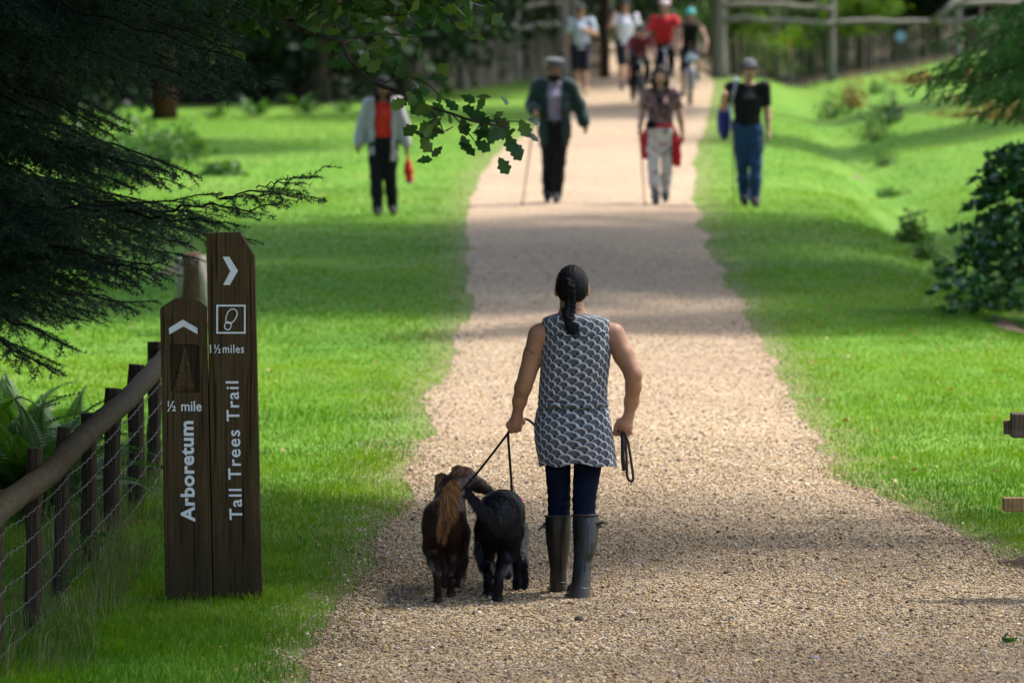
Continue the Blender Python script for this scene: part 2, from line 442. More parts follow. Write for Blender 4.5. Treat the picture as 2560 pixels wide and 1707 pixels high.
a = nt.nodes.new('ShaderNodeAttribute'); a.attribute_name = 'var'
c = ramp(nt, a.outputs['Fac'], [(0, (.035, .030, .028)), (.16, (.15, .098, .060)), (.35, (.335, .238, .122)), (.55, (.47, .375, .222)), (.66, (.22, .135, .078)), (.8, (.48, .32, .13)), (.92, (.29, .27, .26)), (1, (.76, .68, .54))])
nt.links.new(c, p.inputs['Base Color'])
xs_, ys_ = [], []
for y0, y1, dens in ((23.5, 27, 3000), (27, 31, 2500), (31, 37, 1600), (37, 48, 700), (48, 60, 250)):
    w0, w1 = -.098*y1-.2, .098*y1+.2
    n = int((y1-y0)*(w1-w0)*dens); yy = y0+RNG.random(n)*(y1-y0); xx = w0+RNG.random(n)*(w1-w0)
    l, r = edges(yy); e = np.minimum(xx-l, r-xx)
    fray = vnoise(xx*3.1, yy*3.1, 51)*.7
    keep = (e > 0) | ((e > -fray-.03) & (RNG.random(n) < np.exp(-np.maximum(-e, 0)/.24)))
    xs_.append(xx[keep]); ys_.append(yy[keep])
xx = np.concatenate(xs_); yy = np.concatenate(ys_)
sz = .0045+.0058*RNG.random(len(xx))**2.2+.009*(RNG.random(len(xx)) < .02)
g = stones('gravel', xx, yy, sz, m_stone); tag(g, 'loose flint and gravel chips strewn over the path', kind='stuff')
# --- grass blades
m_blade = leafmat('grass_blade', [(0, (.028, .090, .008)), (.3, (.056, .165, .009)), (.6, (.112, .245, .013)), (.93, (.20, .32, .032)), (1, (.34, .29, .13))], .30, .55, spec=.08)
def blades(name, regions, mask, mat=m_blade):
    Vs, Fs, Ar = [], [], []; base = 0
    for (y0, y1, dens, h, w) in regions:
        w0, w1 = -.098*y1-.35, .098*y1+.35
        n = int((y1-y0)*(w1-w0)*dens); y = y0+RNG.random(n)*(y1-y0); x = w0+RNG.random(n)*(w1-w0)
        k = (np.abs(x) < .098*y+.4) & mask(x, y); x, y = x[k], y[k]; n = len(x)
        cl = vnoise(x*3.3, y*3.3, 61); c2 = vnoise(x*.8, y*.8, 62)
        H = h*(.45+.75*RNG.random(n))*(.55+.9*cl); a = RNG.random(n)*6.283
        lean = (.15+.9*RNG.random(n)**1.6); la = (vnoise(x*2, y*2, 63)*8+RNG.random(n)*2.8)
        z0 = gz(x, y)-.004
        dx, dy = np.cos(la)*lean*H, np.sin(la)*lean*H; wx, wy = np.cos(a)*w/2, np.sin(a)*w/2
        P = np.zeros((n, 5, 3))
        P[:, 0] = np.stack([x-wx, y-wy, z0], 1); P[:, 1] = np.stack([x+wx, y+wy, z0], 1)
        P[:, 2] = np.stack([x+wx*.8+dx*.3, y+wy*.8+dy*.3, z0+H*.6], 1); P[:, 3] = np.stack([x-wx*.8+dx*.3, y-wy*.8+dy*.3, z0+H*.6], 1)
        P[:, 4] = np.stack([x+dx, y+dy, z0+H*(1-.35*lean)], 1)
        T = np.array([(0, 1, 2), (0, 2, 3), (3, 2, 4)])
        Vs.append(P.reshape(-1, 3)); Fs.append((T[None]+np.arange(n)[:, None, None]*5+base).reshape(-1, 3)); base += 5*n
        c3 = vnoise(x*.33+9, y*.33, 64); val = np.clip(-.05+.35*RNG.random(n)+.30*c2+.30*(cl-.5)+.45*c3, 0, .94); val[RNG.random(n) < .012+.05*(vnoise(x*1.3, y*1.3, 65) > .72)] = 1
        Ar.append(np.repeat(val, 5))
    o = obj(name, np.concatenate(Vs), np.concatenate(Fs), mat, smooth=True); pointattr(o.data, 'var', np.concatenate(Ar)); return o
def on_lawn(x, y):
    l, r = edges(y); e = np.maximum(l-x, x-r)      # >0 on grass
    t = vnoise(x*2.7, y*2.7, 71)*.40-.18+vnoise(x*9, y*9, 74)*.20-.10
    edge = (e > -.30+t) & (RNG.random(len(x)) < np.exp(-np.maximum(t+.05-e, 0)/.11))
    bare = vnoise(x*1.1, y*1.1, 72)*.6+vnoise(x*4, y*4, 73)*.4
    worn = RNG.random(len(x)) < np.clip(.22+.9*(e/.42)+.6*(vnoise(x*3.5, y*1.6, 75)-.5), .05, 1)
    return edge & worn & ((bare < .80) | (RNG.random(len(x)) < .3))
gr = blades('grass', [(23.5, 27.5, 3600, .060, .0040), (27.5, 31, 3200, .054, .0040), (31, 36, 2300, .046, .0045), (36, 44, 1500, .040, .0052), (44, 56, 900, .036, .006), (56, 74, 420, .036, .008), (74, 104, 110, .04, .011)], on_lawn)
tag(gr, 'short bright green lawn grass beside the gravel path', kind='stuff')
# taller weeds and straw along the netting fence
m_weed = leafmat('weed_blade', [(0, (.035, .07, .012)), (.5, (.07, .13, .025)), (1, (.24, .19, .09))], .3, .6)
gw = blades('long_grass', [(25, 36, 700, .20, .0045)], lambda x, y: (np.abs(x+2.18) < .28) & (vnoise(x*5, y*1.6, 81) > .35), m_weed)
tag(gw, 'long straggly grass and weeds growing along the foot of the wire fence', kind='stuff')
# ================================================================== trees
def bark_mat(name, a, b, sc=8):
    m, nt, p = new_mat(name, .9, .15); v = coords(nt, (1, 1, .18))
    n = noise(nt, v, sc, 6, .7, .6); nt.links.new(ramp(nt, n, [(.35, a), (.65, b)]), p.inputs['Base Color'])
    bump(nt, p, n, .9, .04); return m
m_bark = bark_mat('fir_bark', (.035, .022, .015), (.12, .070, .045))
m_twig = simple('dark_twig_bark', (.022, .016, .012), .9, .1, .3, 30, 0)
m_redbark = bark_mat('reddish_pine_bark', (.035, .015, .010), (.09, .038, .024), 5)
m_oakbark = bark_mat('oak_bark', (.045, .038, .030), (.15, .125, .10))
m_oakleaf = leafmat('oak_leaf', [(0, (.018, .055, .014)), (.5, (.030, .085, .018)), (.85, (.055, .13, .022)), (1, (.10, .15, .02))], .35, .42)
m_oakleaf_single = leafmat('oak_leaf_single', [(0, (.025, .072, .024)), (.6, (.042, .115, .036)), (1, (.10, .17, .03))], .35, .42, attr=False)
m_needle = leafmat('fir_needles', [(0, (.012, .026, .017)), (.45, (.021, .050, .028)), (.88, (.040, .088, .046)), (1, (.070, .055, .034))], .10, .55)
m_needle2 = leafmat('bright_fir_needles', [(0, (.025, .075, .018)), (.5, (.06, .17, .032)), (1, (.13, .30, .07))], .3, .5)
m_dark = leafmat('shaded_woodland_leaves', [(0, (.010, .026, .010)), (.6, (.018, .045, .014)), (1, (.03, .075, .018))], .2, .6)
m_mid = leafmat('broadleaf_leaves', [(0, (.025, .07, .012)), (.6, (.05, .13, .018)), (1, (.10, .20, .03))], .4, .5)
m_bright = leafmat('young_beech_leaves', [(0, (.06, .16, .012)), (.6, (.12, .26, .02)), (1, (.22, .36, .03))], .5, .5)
m_glossy = leafmat('laurel_leaf', [(0, (.022, .08, .022)), (.6, (.045, .15, .036)), (.9, (.085, .23, .045)), (1, (.15, .32, .06))], .2, .22, attr=False, spec=.6)
m_glossy.node_tree.nodes['Principled BSDF'].inputs['Roughness'].default_value = .42
m_glossy_a = leafmat('laurel_foliage', [(0, (.018, .065, .019)), (.6, (.036, .125, .030)), (1, (.085, .23, .045))], .2, .28, spec=.6)
m_fern = leafmat('fern_frond', [(0, (.022, .07, .012)), (.6, (.045, .13, .018)), (1, (.09, .19, .03))], .4, .5)
m_bracken = leafmat('dead_bracken', [(0, (.10, .05, .02)), (.6, (.22, .11, .035)), (1, (.16, .18, .04))], .3, .7)
def rot_to(d, up=Vector((0, 0, 1))):
    return Vector(d).to_track_quat('Z', 'Y')
def leaves(c, size, aspect=.55, tilt=1.0, r=RNG):
    "diamond leaves at centres c (n,3)"
    n = len(c); d = r.normal(size=(n, 3)); d[:, 2] *= tilt; d /= np.linalg.norm(d, axis=1)[:, None]
    e = r.normal(size=(n, 3)); e -= d*(e*d).sum(1)[:, None]; e /= np.linalg.norm(e, axis=1)[:, None]
    s = (size if hasattr(size, '__len__') else np.full(n, size))*(.6+.8*r.random(n)); s = s[:, None]
    nn = np.cross(d, e)
    P = np.stack([c-d*s*.5, c+e*s*aspect*.5+nn*s*.08, c+d*s*.5, c-e*s*aspect*.5+nn*s*.08], 1)
    return P.reshape(-1, 3), (np.arange(4)[None]+np.arange(n)[:, None]*4)
def crown_mesh(name, seed, rx, ry, rz, n, leaf, mat, clumps=60, cr=.28, fill=.35, base=-1.0):
    "leaf cloud of separate clumps with gaps, centred on the origin"
    r = np.random.default_rng(seed)
    d = r.normal(size=(clumps, 3)); d /= np.linalg.norm(d, axis=1)[:, None]; d[:, 2] = np.maximum(d[:, 2], base)
    rad = np.where(r.random(clumps) < fill, r.random(clumps)*.7, .68+.32*r.random(clumps))
    cc = d*rad[:, None]; w = .5+r.random(clumps); w /= w.sum()
    k = r.choice(clumps, n, p=w)
    c = (cc[k]+r.normal(size=(n, 3))*cr*(.5+.5*r.random(clumps))[k][:, None]*np.array([1, 1, .7]))*np.array([rx, ry, rz])
    V, Q = leaves(c, leaf, .6, .7, r)
    me = mesh(name, V, Q, mat, False)
    lv = np.clip(.25+.5*r.random(clumps)[k]*.9+.35*(r.random(n)-.4), 0, 1); pointattr(me, 'var', np.repeat(lv, 4)); return me
def trunk_mb(H, r0, lean=(0, 0), limbs=7, h0=.35, seed=0, spread=2.2):
    r = random.Random(seed); mb = MB()
    P = [Vector((lean[0]*t**1.5+r.uniform(-.05, .05)*H*.1*t, lean[1]*t**1.5+r.uniform(-.05, .05)*H*.1*t, H*t)) for t in np.linspace(0, 1, 9)]
    P[0].z = -.25
    mb.tube(P, [r0*1.35]+[r0*(1-.85*t) for t in np.linspace(0.1, 1, 8)], 10)
    for i in range(limbs):
        t = h0+(1-h0)*(i+.5)/limbs; k = t*8; a = P[int(k)].lerp(P[min(8, int(k)+1)], k-int(k)); an = i*2.4+r.random()
        L = spread*(1.1-t*.6); d = Vector((math.cos(an), math.sin(an), .35+.3*r.random()))
        mb.tube([a, a+d*L*.4+Vector((0, 0, .05*L)), a+d*L*.75+Vector((0, 0, .2*L)), a+d*L+Vector((0, 0, .2*L))], [r0*.4*(1.1-t*.6), r0*.3*(1.1-t*.6), r0*.18*(1-t*.5), r0*.06], 6)
    return mb
def tree(name, x, y, H, r0, cm, cz, cs, label, group, bark, seed=0, limbs=7, rz=None, lean=(0, 0), tm=None, cat='tree', cxy=(0, 0)):
    z0 = float(gz(np.clip(x, -24, 24), min(y, 150)))
    root = empty(name, (x, y, z0), label, cat, group)
    if tm is None:
        mb = trunk_mb(H*.85, r0, lean, limbs, seed=seed, spread=H*.28); tm = mesh('trunk', mb.v, mb.f, bark)
    link('trunk', tm, root)
    c = link('crown', cm, root, (cxy[0], cxy[1], cz)); c.scale = cs; c.rotation_euler = (0, 0, seed*1.7)
    return root
CROWN = [crown_mesh('crown', 100+i, 1, 1, 1, 9500, .075, m_mid, 95, .19, .42) for i in range(3)]
# --- trees outside the frame beside the path: they shade it in bands
G_SH = 'tall broadleaved trees shading the path from beside it'
L_SH = 'tall broadleaved tree beside the path, its unseen crown placed to cast shade'
SPARSE = crown_mesh('crown', 109, 1, 1, 1, 1500, .075, m_mid, 80, .24, .42)
def shade_tree(xt, yt, h, rx, ry, rz, thin=0, sx=None, seed=0):
    "tree whose crown (height h) shades the ground around (xt,yt)"
    cx = xt+SUN_DIR.x/SUN_DIR.z*h; cy = yt+SUN_DIR.y/SUN_DIR.z*h
    m = .09*cy+2.0
    tx = cx if abs(cx) > m else math.copysign(m, cx if sx is None else sx)
    if sx is not None and tx*sx < 0: tx = math.copysign(m, sx)
    tree('broadleaf_tree', tx, cy, h+rz*.7, .28, SPARSE if thin else CROWN[seed % 3], h, (rx, ry, rz), L_SH, G_SH, m_oakbark, seed, 6, cxy=(cx-tx, 0))
SHADE = [  # xt, yt, h, rx, ry, rz
    (-4.4, 31.0, 6.0, 3.0, 4.6, 1.8), (-3.4, 30.0, 4.9, 1.9, 4.6, .8), (.9, 131.5, 8, 3.6, 3.2, 2.2), (-2.2, 31.3, 6.6, 2.7, 2.3, 1.4), (1.2, 126, 6.5, 3.6, 3.2, 2.0), (-3, 117, 7, 4, 3.5, 2.2), (-1.5, 124, 8, 4.5, 4.5, 2.4), (-7, 118, 8, 5, 4.5, 2.4), (0.6, 24.0, 9.0, 4.6, 4.2, 2.6, 1), (-3.6, 29.5, 8.5, 4.0, 4.2, 2.6), (1.2, 30.5, 9.5, 3.2, 3.6, 2.4, 1), (-5.5, 24.0, 8.0, 3.5, 4, 2.5), (5, 27, 9, 3.5, 3.6, 2.5, 1),  # leading crowns added unseen to darken the fir, oak bough and far fence
    (-3.2, 51.5, 9.0, 4.2, 3.6, 2.4), (2.0, 53.5, 9.5, 4.4, 5.0, 2.6), (-1.0, 60.0, 10., 4.8, 5.2, 2.6), (-6.5, 60.0, 9.0, 4.2, 5.0, 2.4), (7.5, 56.0, 9.0, 4.0, 4.0, 2.4), (3.5, 63.5, 10, 4.2, 3.6, 2.6),
    (-6.0, 88.0, 9.0, 4.6, 3.4, 2.2), (6.5, 92., 9.0, 4.0, 3.0, 2.2), (0.5, 104.5, 10, 6.0, 3.4, 2.4), (9.5, 106., 10, 4.0, 3.0, 2.4),
]
for i, q in enumerate(SHADE): shade_tree(*q, seed=i)
# --- the conifer at the left
def needles(segs, dens, ln, wd, r, flat=.5):
    "segs (n,2,3); returns triangles"
    a, b = segs[:, 0], segs[:, 1]; L = np.linalg.norm(b-a, axis=1); n = np.maximum(1, (L*dens).astype(int))
    k = np.repeat(np.arange(len(L)), n); t = r.random(len(k))[:, None]
    ax = (b-a)/np.maximum(L, 1e-6)[:, None]; P = a[k]+(b-a)[k]*t; ax = ax[k]
    rd = r.normal(size=P.shape); rd[:, 2] = rd[:, 2]*flat+.15; rd -= ax*(rd*ax).sum(1)[:, None]; rd /= np.linalg.norm(rd, axis=1)[:, None]+1e-9
    d = ax*.55+rd; d /= np.linalg.norm(d, axis=1)[:, None]
    s = np.cross(d, r.normal(size=P.shape)); s /= np.linalg.norm(s, axis=1)[:, None]+1e-9
    l = ln*(.7+.5*r.random(len(P)))[:, None]
    V = np.stack([P-s*wd/2, P+s*wd/2, P+d*l], 1).reshape(-1, 3)
    return V, np.arange(len(V)).reshape(-1, 3), k
def spray(P0, P1, sag, r, sec=.075, seclen=.42, needlen=.024, wd=.0040, dens=400, twig=.0028, hang=.25, up=None):
    "one fir branch from P0 to P1; returns twig MB and needle arrays"
    P0, P1 = Vector(P0), Vector(P1); L = (P1-P0).length; ax = (P1-P0).normalized()
    mb = MB(); N = 12
    main = [P0.lerp(P1, t)+Vector((0, 0, -sag*4*t*(1-t)))+Vector((r.normal()*.012, r.normal()*.012, r.normal()*.012))*(t > 0) for t in np.linspace(0, 1, N+1)]
    mb.tube(main, [twig*2.6*(1-t)+twig for t in np.linspace(0, 1, N+1)], 5)
    side = ax.cross(Vector((0, 0, 1))).normalized(); segs = []
    for i in range(int(N*.55), N): segs.append((main[i], main[i+1]))
    t = .12; sg = 1
    while t < .99:
        k = t*N; p = main[int(k)].lerp(main[min(N, int(k)+1)], k-int(k))
        sl = L*seclen*(1-t)**.8*(.55+.6*r.random())+.06; sl = min(sl, .75)
        d = (ax*(.75+.2*r.random())+side*sg*(.45+.45*r.random())+Vector((0, 0, -hang*(.5+r.random())))).normalized()
        q = [p]; dd = d.copy(); m = max(2, int(sl/.09))
        for j in range(m):
            q.append(q[-1]+dd*(sl/m)); dd = (dd+Vector((r.normal()*.08, r.normal()*.08, -hang*.28+r.normal()*.05))).normalized()
        mb.tube(q, [twig*(1-.7*j/m) for j in range(m+1)], 3)
        for j in range(m): segs.append((q[j], q[j+1]))
        if sl > .14:
            tt = .15; s2 = 1
            while tt < .98:
                kk = tt*m; pp = q[int(kk)].lerp(q[min(m, int(kk)+1)], kk-int(kk)); da = (q[min(m, int(kk)+1)]-q[int(kk)]).normalized()
                sd = da.cross(Vector((0, 0, 1))).normalized(); tl = (.35*sl*(1-tt)+.035)*(.6+.6*r.random())
                e = (da*.8+sd*s2*.6+Vector((0, 0, -.2*r.random()-hang*.4))).normalized()
                e1 = pp+e*tl*.5; e2 = e1+(e+Vector((0, 0, -.15))).normalized()*tl*.5
                segs.append((pp, e1)); segs.append((e1, e2)); tt += .055/sl; s2 = -s2
        t += sec/L*(.7+.6*r.random()); sg = -sg
    S = np.array([[tuple(a), tuple(b)] for a, b in segs])
    V, T, k = needles(S, dens, needlen, wd, r)
    return mb, V, T
def fir(name, x, y, brs, label, bark, mat, H, r0, group=None, up_h=(4, 13), upr=4.2, **kw):
    r = np.random.default_rng(int(abs(x*100))+5); twig0 = kw.pop('twig', .0028)
    z0 = float(gz(x, y)); root = empty(name, (x, y, z0), label, 'tree', group)
    mb = MB(); P = [Vector((x+.02*i*(-1)**i, y, z0-.3 if i == 0 else z0+H*i/12)) for i in range(13)]
    mb.tube(P, [r0*1.25]+[r0*(1-i/13) for i in range(1, 13)], 14); mb.build('trunk', bark, root, True)
    Vs, Ts, n = [], [], 0; tw = MB()
    var = []
    for (p0, p1, sag, *th) in brs:
        m, V, T = spray(p0, p1, sag, r, twig=twig0*(th[0] if th else 1), **kw); tw.add(m.v, m.f); Vs.append(V); Ts.append(T+n); n += len(V); var.append(np.clip(r.random()*.5+.5*np.repeat(r.random(len(T)), 3), 0, 1))
    tw.build('branch', m_twig, root)
    o = obj('needles', np.concatenate(Vs), np.concatenate(Ts), mat, root, False); pointattr(o.data, 'var', np.concatenate(var)); tag(o, kind='stuff')
    # upper crown, above the picture: tiers of drooping foliage, widened on the left fir to block sky light
    c = []
    for i in range(9000):
        t = r.random(); a = r.random()*6.283; R = upr*(1-t)**.8*r.random()**.5
        tier = .25*math.sin(t*60)*(1-t)
        c.append((x+math.cos(a)*R*(1+tier), y+math.sin(a)*R*(1+tier), z0+up_h[0]+(up_h[1]-up_h[0])*t-R*.25))
    V, Q = leaves(np.array(c), .22, .3, .5, r)
    o = obj('crown', V, Q, mat, root, False); pointattr(o.data, 'var', np.repeat(r.random(len(Q)), 4))
    return root
FX, FY = float(W(-150, 600, 31)[0]), 31.0
r_ = np.random.default_rng(42)
tips = [  # tip px, tip py, trunk py
    (700, 205, -60), (645, 232, -20), (560, 235, 0), (480, 215, 20), (600, 150, -120), (720, 70, -200), (640, 25, -250), (440, 240, 40), (400, 120, -120), (300, 60, -200), (500, 60, -240), (350, 180, -60),
    (200, 200, 0), (120, 250, 100), (310, 330, 120), (285, 345, 150), (300, 305, 100), (240, 350, 180), (60, 300, 150), (150, 130, -60), (560, 110, -220), (260, 130, -100), (660, 110, -160), (90, 60, -150), (420, 20, -300),
    (512, 445, 250), (455, 470, 280), (450, 440, 260), (380, 420, 260), (300, 400, 260), (200, 400, 280), (100, 380, 260), (340, 480, 330),
    (560, 560, 430), (640, 602, 470), (520, 560, 440), (420, 540, 430), (300, 520, 420), (150, 520, 420), (470, 610, 480), (380, 600, 470), (500, 650, 520), (440, 560, 400), (250, 560, 460),
    (405, 700, 560), (345, 715, 590), (395, 765, 640), (300, 640, 520), (200, 620, 500), (100, 600, 480), (340, 780, 650), (210, 800, 680), (150, 800, 690), (110, 770, 650), (250, 720, 600), (50, 700, 590), (330, 700, 560), (270, 790, 660),
    (60, 820, 700), (20, 760, 640), (180, 700, 580), (420, 660, 540), (0, 450, 330), (30, 560, 440), (90, 480, 380), (160, 600, 470), (230, 480, 360), (350, 560, 440)]
brs = []
for q in range(22):
    tx = r_.uniform(-60, 240); ty = r_.choice([r_.uniform(-20, 190), r_.uniform(440, 720)]); tips.append((tx, ty, ty-120*r_.random()))
for q in range(14):
    tx = r_.uniform(350, 620); ty = r_.uniform(-20, 150); tips.append((tx, ty, ty-260*r_.random()-60))
for (tx, ty, by) in tips:
    d = r_.uniform(-1.9, 1.6); yt = max(28.9, FY+d)
    p1 = W(tx, ty, yt); p0 = W(-150, by, FY); p0.y += d*.05
    brs.append((p0, p1, r_.uniform(-.06, .05)))
# the long bough reaching out over the lawn, and its twin tip
brs += [(W(-150, 560, 30.2), W(560, 495, 29.6), -.02), (W(548, 497, 29.6), W(832, 412, 29.4), .02, .6), (W(550, 497, 29.6), W(812, 500, 29.2), -.02, .5), (W(640, 470, 29.5), W(780, 430, 29.6), .0, .4),
        (W(300, 525, 30), W(690, 520, 29.4), 0), (W(200, 520, 30), W(600, 560, 29.3), 0), (W(-150, 740, 30), W(182, 882, 29.2), -.04), (W(-150, 780, 30), W(140, 935, 29.0), -.03), (W(-150, 760, 29.8), W(70, 900, 29), 0)]
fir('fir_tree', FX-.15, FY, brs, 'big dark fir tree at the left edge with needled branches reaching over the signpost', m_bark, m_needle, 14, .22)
# --- fir at the top right, its hanging twigs in sun
brs2 = []; r_ = np.random.default_rng(9)
for (tx, ty, by) in [(2260, 225, 60), (2275, 190, 40), (2300, 245, 90), (2340, 160, 0), (2400, 130, -40), (2360, 250, 110), (2420, 60, -120), (2450, 200, 60), (2500, 120, -20), (2420, 290, 150), (2480, 250, 120), (2540, 220, 100), (2560, 40, -120), (2520, 300, 180), (2330, 110, -40), (2380, 215, 80), (2460, 95, -60), (2550, 280, 150), (2500, 40, -150), (2600, 180, 90), (2600, 260, 160), (2470, 160, 20), (2560, 130, 20), (2440, 250, 110), (2540, 160, 60), (2390, 170, 20), (2480, 180, 40), (2520, 230, 90), (2560, 200, 60), (2430, 230, 100), (2500, 70, -90), (2350, 200, 50), (2560, 90, -70), (2450, 150, 0), (2300, 210, 70), (2590, 220, 120), (2400, 255, 130)]:
    yy = 50+r_.uniform(-2.2, 1.5); brs2.append((W(2860, by, 50), W(tx, ty, yy), r_.uniform(-.08, .02)))
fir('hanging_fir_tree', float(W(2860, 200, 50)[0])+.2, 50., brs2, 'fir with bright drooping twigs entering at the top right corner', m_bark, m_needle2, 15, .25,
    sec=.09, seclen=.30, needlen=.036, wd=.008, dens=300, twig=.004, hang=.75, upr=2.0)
# --- the oak whose low bough hangs into the top of the picture
def oak_leaf_mesh(name, mat, s=1.0, fold=.16):
    prof = [(0, .02), (.10, .05), (.18, .18), (.26, .21), (.32, .08), (.42, .30), (.50, .34), (.56, .13), (.66, .35), (.75, .36), (.81, .17), (.90, .21), (.97, .13), (1.0, .0)]
    prof = [(y, (.36*max(0, math.sin(math.pi*min(1, y**1.25)))**.75)*(.86+.17*math.sin(2*math.pi*3.3*y-1.2))+.012*(y < .99)) for y in np.linspace(0, 1, 30)]
    V = [(0, -.16, 0)]; L = []; R_ = []; Mid = []
    for (y, x) in prof:
        Mid.append(len(V)); V.append((0, y, .05*math.sin(y*3)))
        L.append(len(V)); V.append((-x, y+.02, fold*x+.05*math.sin(y*3))); R_.append(len(V)); V.append((x, y+.02, fold*x+.05*math.sin(y*3)))
    Fc = [(0, Mid[0], L[0]), (0, R_[0], Mid[0])]
    for i in range(len(prof)-1): Fc += [(Mid[i], Mid[i+1], L[i+1], L[i]), (Mid[i], R_[i], R_[i+1], Mid[i+1])]
    return mesh(name, np.array(V)*s, Fc, mat, True)
OY = 37.0
WW = W
def W(px, py, Y): return WW(px, py, Y-4.4 if 35 < Y < 38.5 else Y)      # the bough hangs nearer than the trunk's row
ox, oy = -4.9, 38.0
oak = empty('oak_tree', (ox, oy, float(gz(ox, oy))), 'oak whose low leafy bough of lobed leaves hangs across the top above the red-shirted walker', 'tree')
mb = trunk_mb(12, .32, (1.2, -.5), 8, seed=3, spread=3.2)
link('trunk', mesh('trunk', mb.v, mb.f, m_oakbark), oak)
c = link('crown', CROWN[1], oak, (1.5, -.5, 9.0)); c.scale = (4.6, 4.0, 3.0)
bm = MB(); twigs = []
def bough(pts, r0, r1, m=5):
    P = catmull([W(*p) for p in pts], m); bm.tube(P, [r0+(r1-r0)*i/(len(P)-1) for i in range(len(P))], 6); twigs.append(P); return P
bm.tube([Vector((ox+.4, oy, 5.2)), WW(150, -700, 36.6), W(300, -330, 37.6), W(520, -120, 37.3), W(640, 20, 37.0)], [.07, .062, .055, .04, .024], 8)
bough([(640, 20, 37), (700, 50, 37), (760, 78, 36.9), (855, 105, 36.8)], .022, .016)
bough([(855, 105, 36.8), (875, 150, 36.8), (910, 190, 36.7), (950, 215, 36.6), (1000, 232, 36.4), (1060, 262, 36.2), (1130, 285, 36), (1190, 305, 35.9), (1275, 320, 35.8)], .015, .005)
bough([(1130, 285, 36), (1180, 300, 36), (1230, 302, 36), (1305, 305, 36)], .006, .003)
bough([(1060, 262, 36.2), (1095, 300, 36.1), (1110, 335, 36)], .006, .003)
bough([(1130, 285, 36), (1160, 320, 36), (1185, 350, 35.9)], .005, .003)
bough([(950, 215, 36.6), (1000, 195, 36.6), (1060, 205, 36.5), (1110, 250, 36.4)], .007, .004)
bough([(855, 105, 36.8), (900, 95, 36.9), (960, 85, 36.9), (1040, 95, 36.9)], .010, .004)
bough([(700, 50, 37), (800, 20, 37.2), (950, 0, 37.4), (1140, 20, 37.2)], .012, .005)
bough([(640, 20, 37), (620, 60, 37), (560, 75, 37), (480, 95, 36.9), (440, 110, 36.9)], .010, .004)
bough([(760, 78, 36.9), (840, 60, 37), (900, 30, 37.2), (980, 40, 37.1), (1060, 30, 37)], .010, .004)
bough([(520, -60, 37.2), (480, 0, 37), (420, 30, 36.8)], .012, .005)
bough([(700, -60, 37.2), (860, -30, 37.3), (1000, -30, 37.4), (1100, 10, 37.3), (1150, 60, 37.2)], .014, .004)
bm.build('bough', m_oakbark, oak, True)
leaf_me = [oak_leaf_mesh('leaf', m_oakleaf_single, 1.0, f) for f in (.05, .25, -.15)]
hand = [(945, 262), (990, 268), (1020, 262), (1000, 292), (1048, 352), (1092, 350), (1075, 362), (1108, 300), (1128, 292), (1158, 345), (1150, 362), (1188, 362), (1182, 340), (1205, 300), (1228, 290), (1240, 300), (1272, 345), (1285, 362), (1262, 330),
        (1300, 306), (1318, 308), (1232, 330), (1215, 342), (1180, 322), (1060, 258), (1085, 280), (1020, 235), (1050, 232), (965, 235), (1072, 205), (1105, 225), (1115, 255), (1035, 200), (1000, 210), (980, 190), (930, 205), (960, 250), (1195, 285), (1155, 300), (1250, 352)]
Vl, Ql = None, None; rr = random.Random(4); nleaf = 0
def put_leaf(p, s, d=None):
    o = link('leaf', leaf_me[rr.randrange(3)], oak); o.location = Vector(p)-oak.location
    q = (Vector((rr.uniform(-1, 1), rr.uniform(-.5, .5), rr.uniform(-1.1, .45))) if d is None else d).to_track_quat('Y', 'Z')
    o.rotation_mode = 'QUATERNION'; o.rotation_quaternion = q @ Quaternion((0, 1, 0), rr.choice([-1, 1])*rr.uniform(.35, 1.7)); o.scale = (s,)*3
for (a, b) in hand:
    if a > 1000: put_leaf(W(a+rr.uniform(-5, 5), b-8, 36+rr.uniform(-.15, .15)), rr.uniform(.095, .122))
pool = []
for k, P in enumerate(twigs):
    if k in (0,): continue
    for i in range(2, len(P)):
        for _ in range(3): pool.append(P[i]+Vector((rr.gauss(0, .10), rr.gauss(0, .15), rr.gauss(0, .075))))
rr.shuffle(pool)
pool = [p for p in pool if proj(p)[1] < 150 or (proj(p)[0] > 1010 and rr.random() < .32)]
for p in pool[:200]: put_leaf(p, rr.uniform(.08, .115))
fc = []
for _ in range(1100):
    P = twigs[rr.choice([7, 8, 9, 10, 11, 7, 11, 8])]; p = P[rr.randrange(len(P))]
    fc.append((p.x+rr.gauss(0, .16), p.y+rr.gauss(0, .3), p.z+abs(rr.gauss(0, .22))))
V, Q = leaves(np.array(fc), .10, .62); o = obj('foliage', V, Q, m_oakleaf, oak, False); pointattr(o.data, 'var', np.repeat(RNG.random(len(Q)), 4)); tag(o, kind='stuff')
W = WW
# --- laurel bush at the right
def laurel_leaf(name):
    V = [(0, 0, 0)]; Fc = []
    for i, (y, x) in enumerate([(.15, .10), (.4, .19), (.65, .17), (.88, .08)]):
        V += [(-x, y, .3*x-.12*y*y), (0, y, -.12*y*y), (x, y, .3*x-.12*y*y)]
    V.append((0, 1, -.14)); Fc = [(0, 2, 1), (0, 3, 2)]
    for i in range(3): b = 1+3*i; Fc += [(b, b+1, b+4, b+3), (b+1, b+2, b+5, b+4)]
    Fc += [(10, 11, 13), (11, 12, 13)]
    return mesh(name, V, Fc, m_glossy, True)
bx, by = 4.85, 50.0
bush = empty('laurel_bush', (bx, by, float(gz(bx, by))), 'dark glossy-leaved bush on the bank at the right edge', 'bush')
bz = bush.location.z
mb = MB()
for i in range(11):
    a = i*.57+2; d = Vector((math.cos(a)*.75, math.sin(a)*.6, 0)); mb.tube([(bx, by, bz-.05), (bx+d.x*.5, by+d.y*.5, bz+.45), (bx+d.x, by+d.y, bz+1.0)], [.03, .02, .008], 5)
mb.build('stem', m_oakbark, bush)
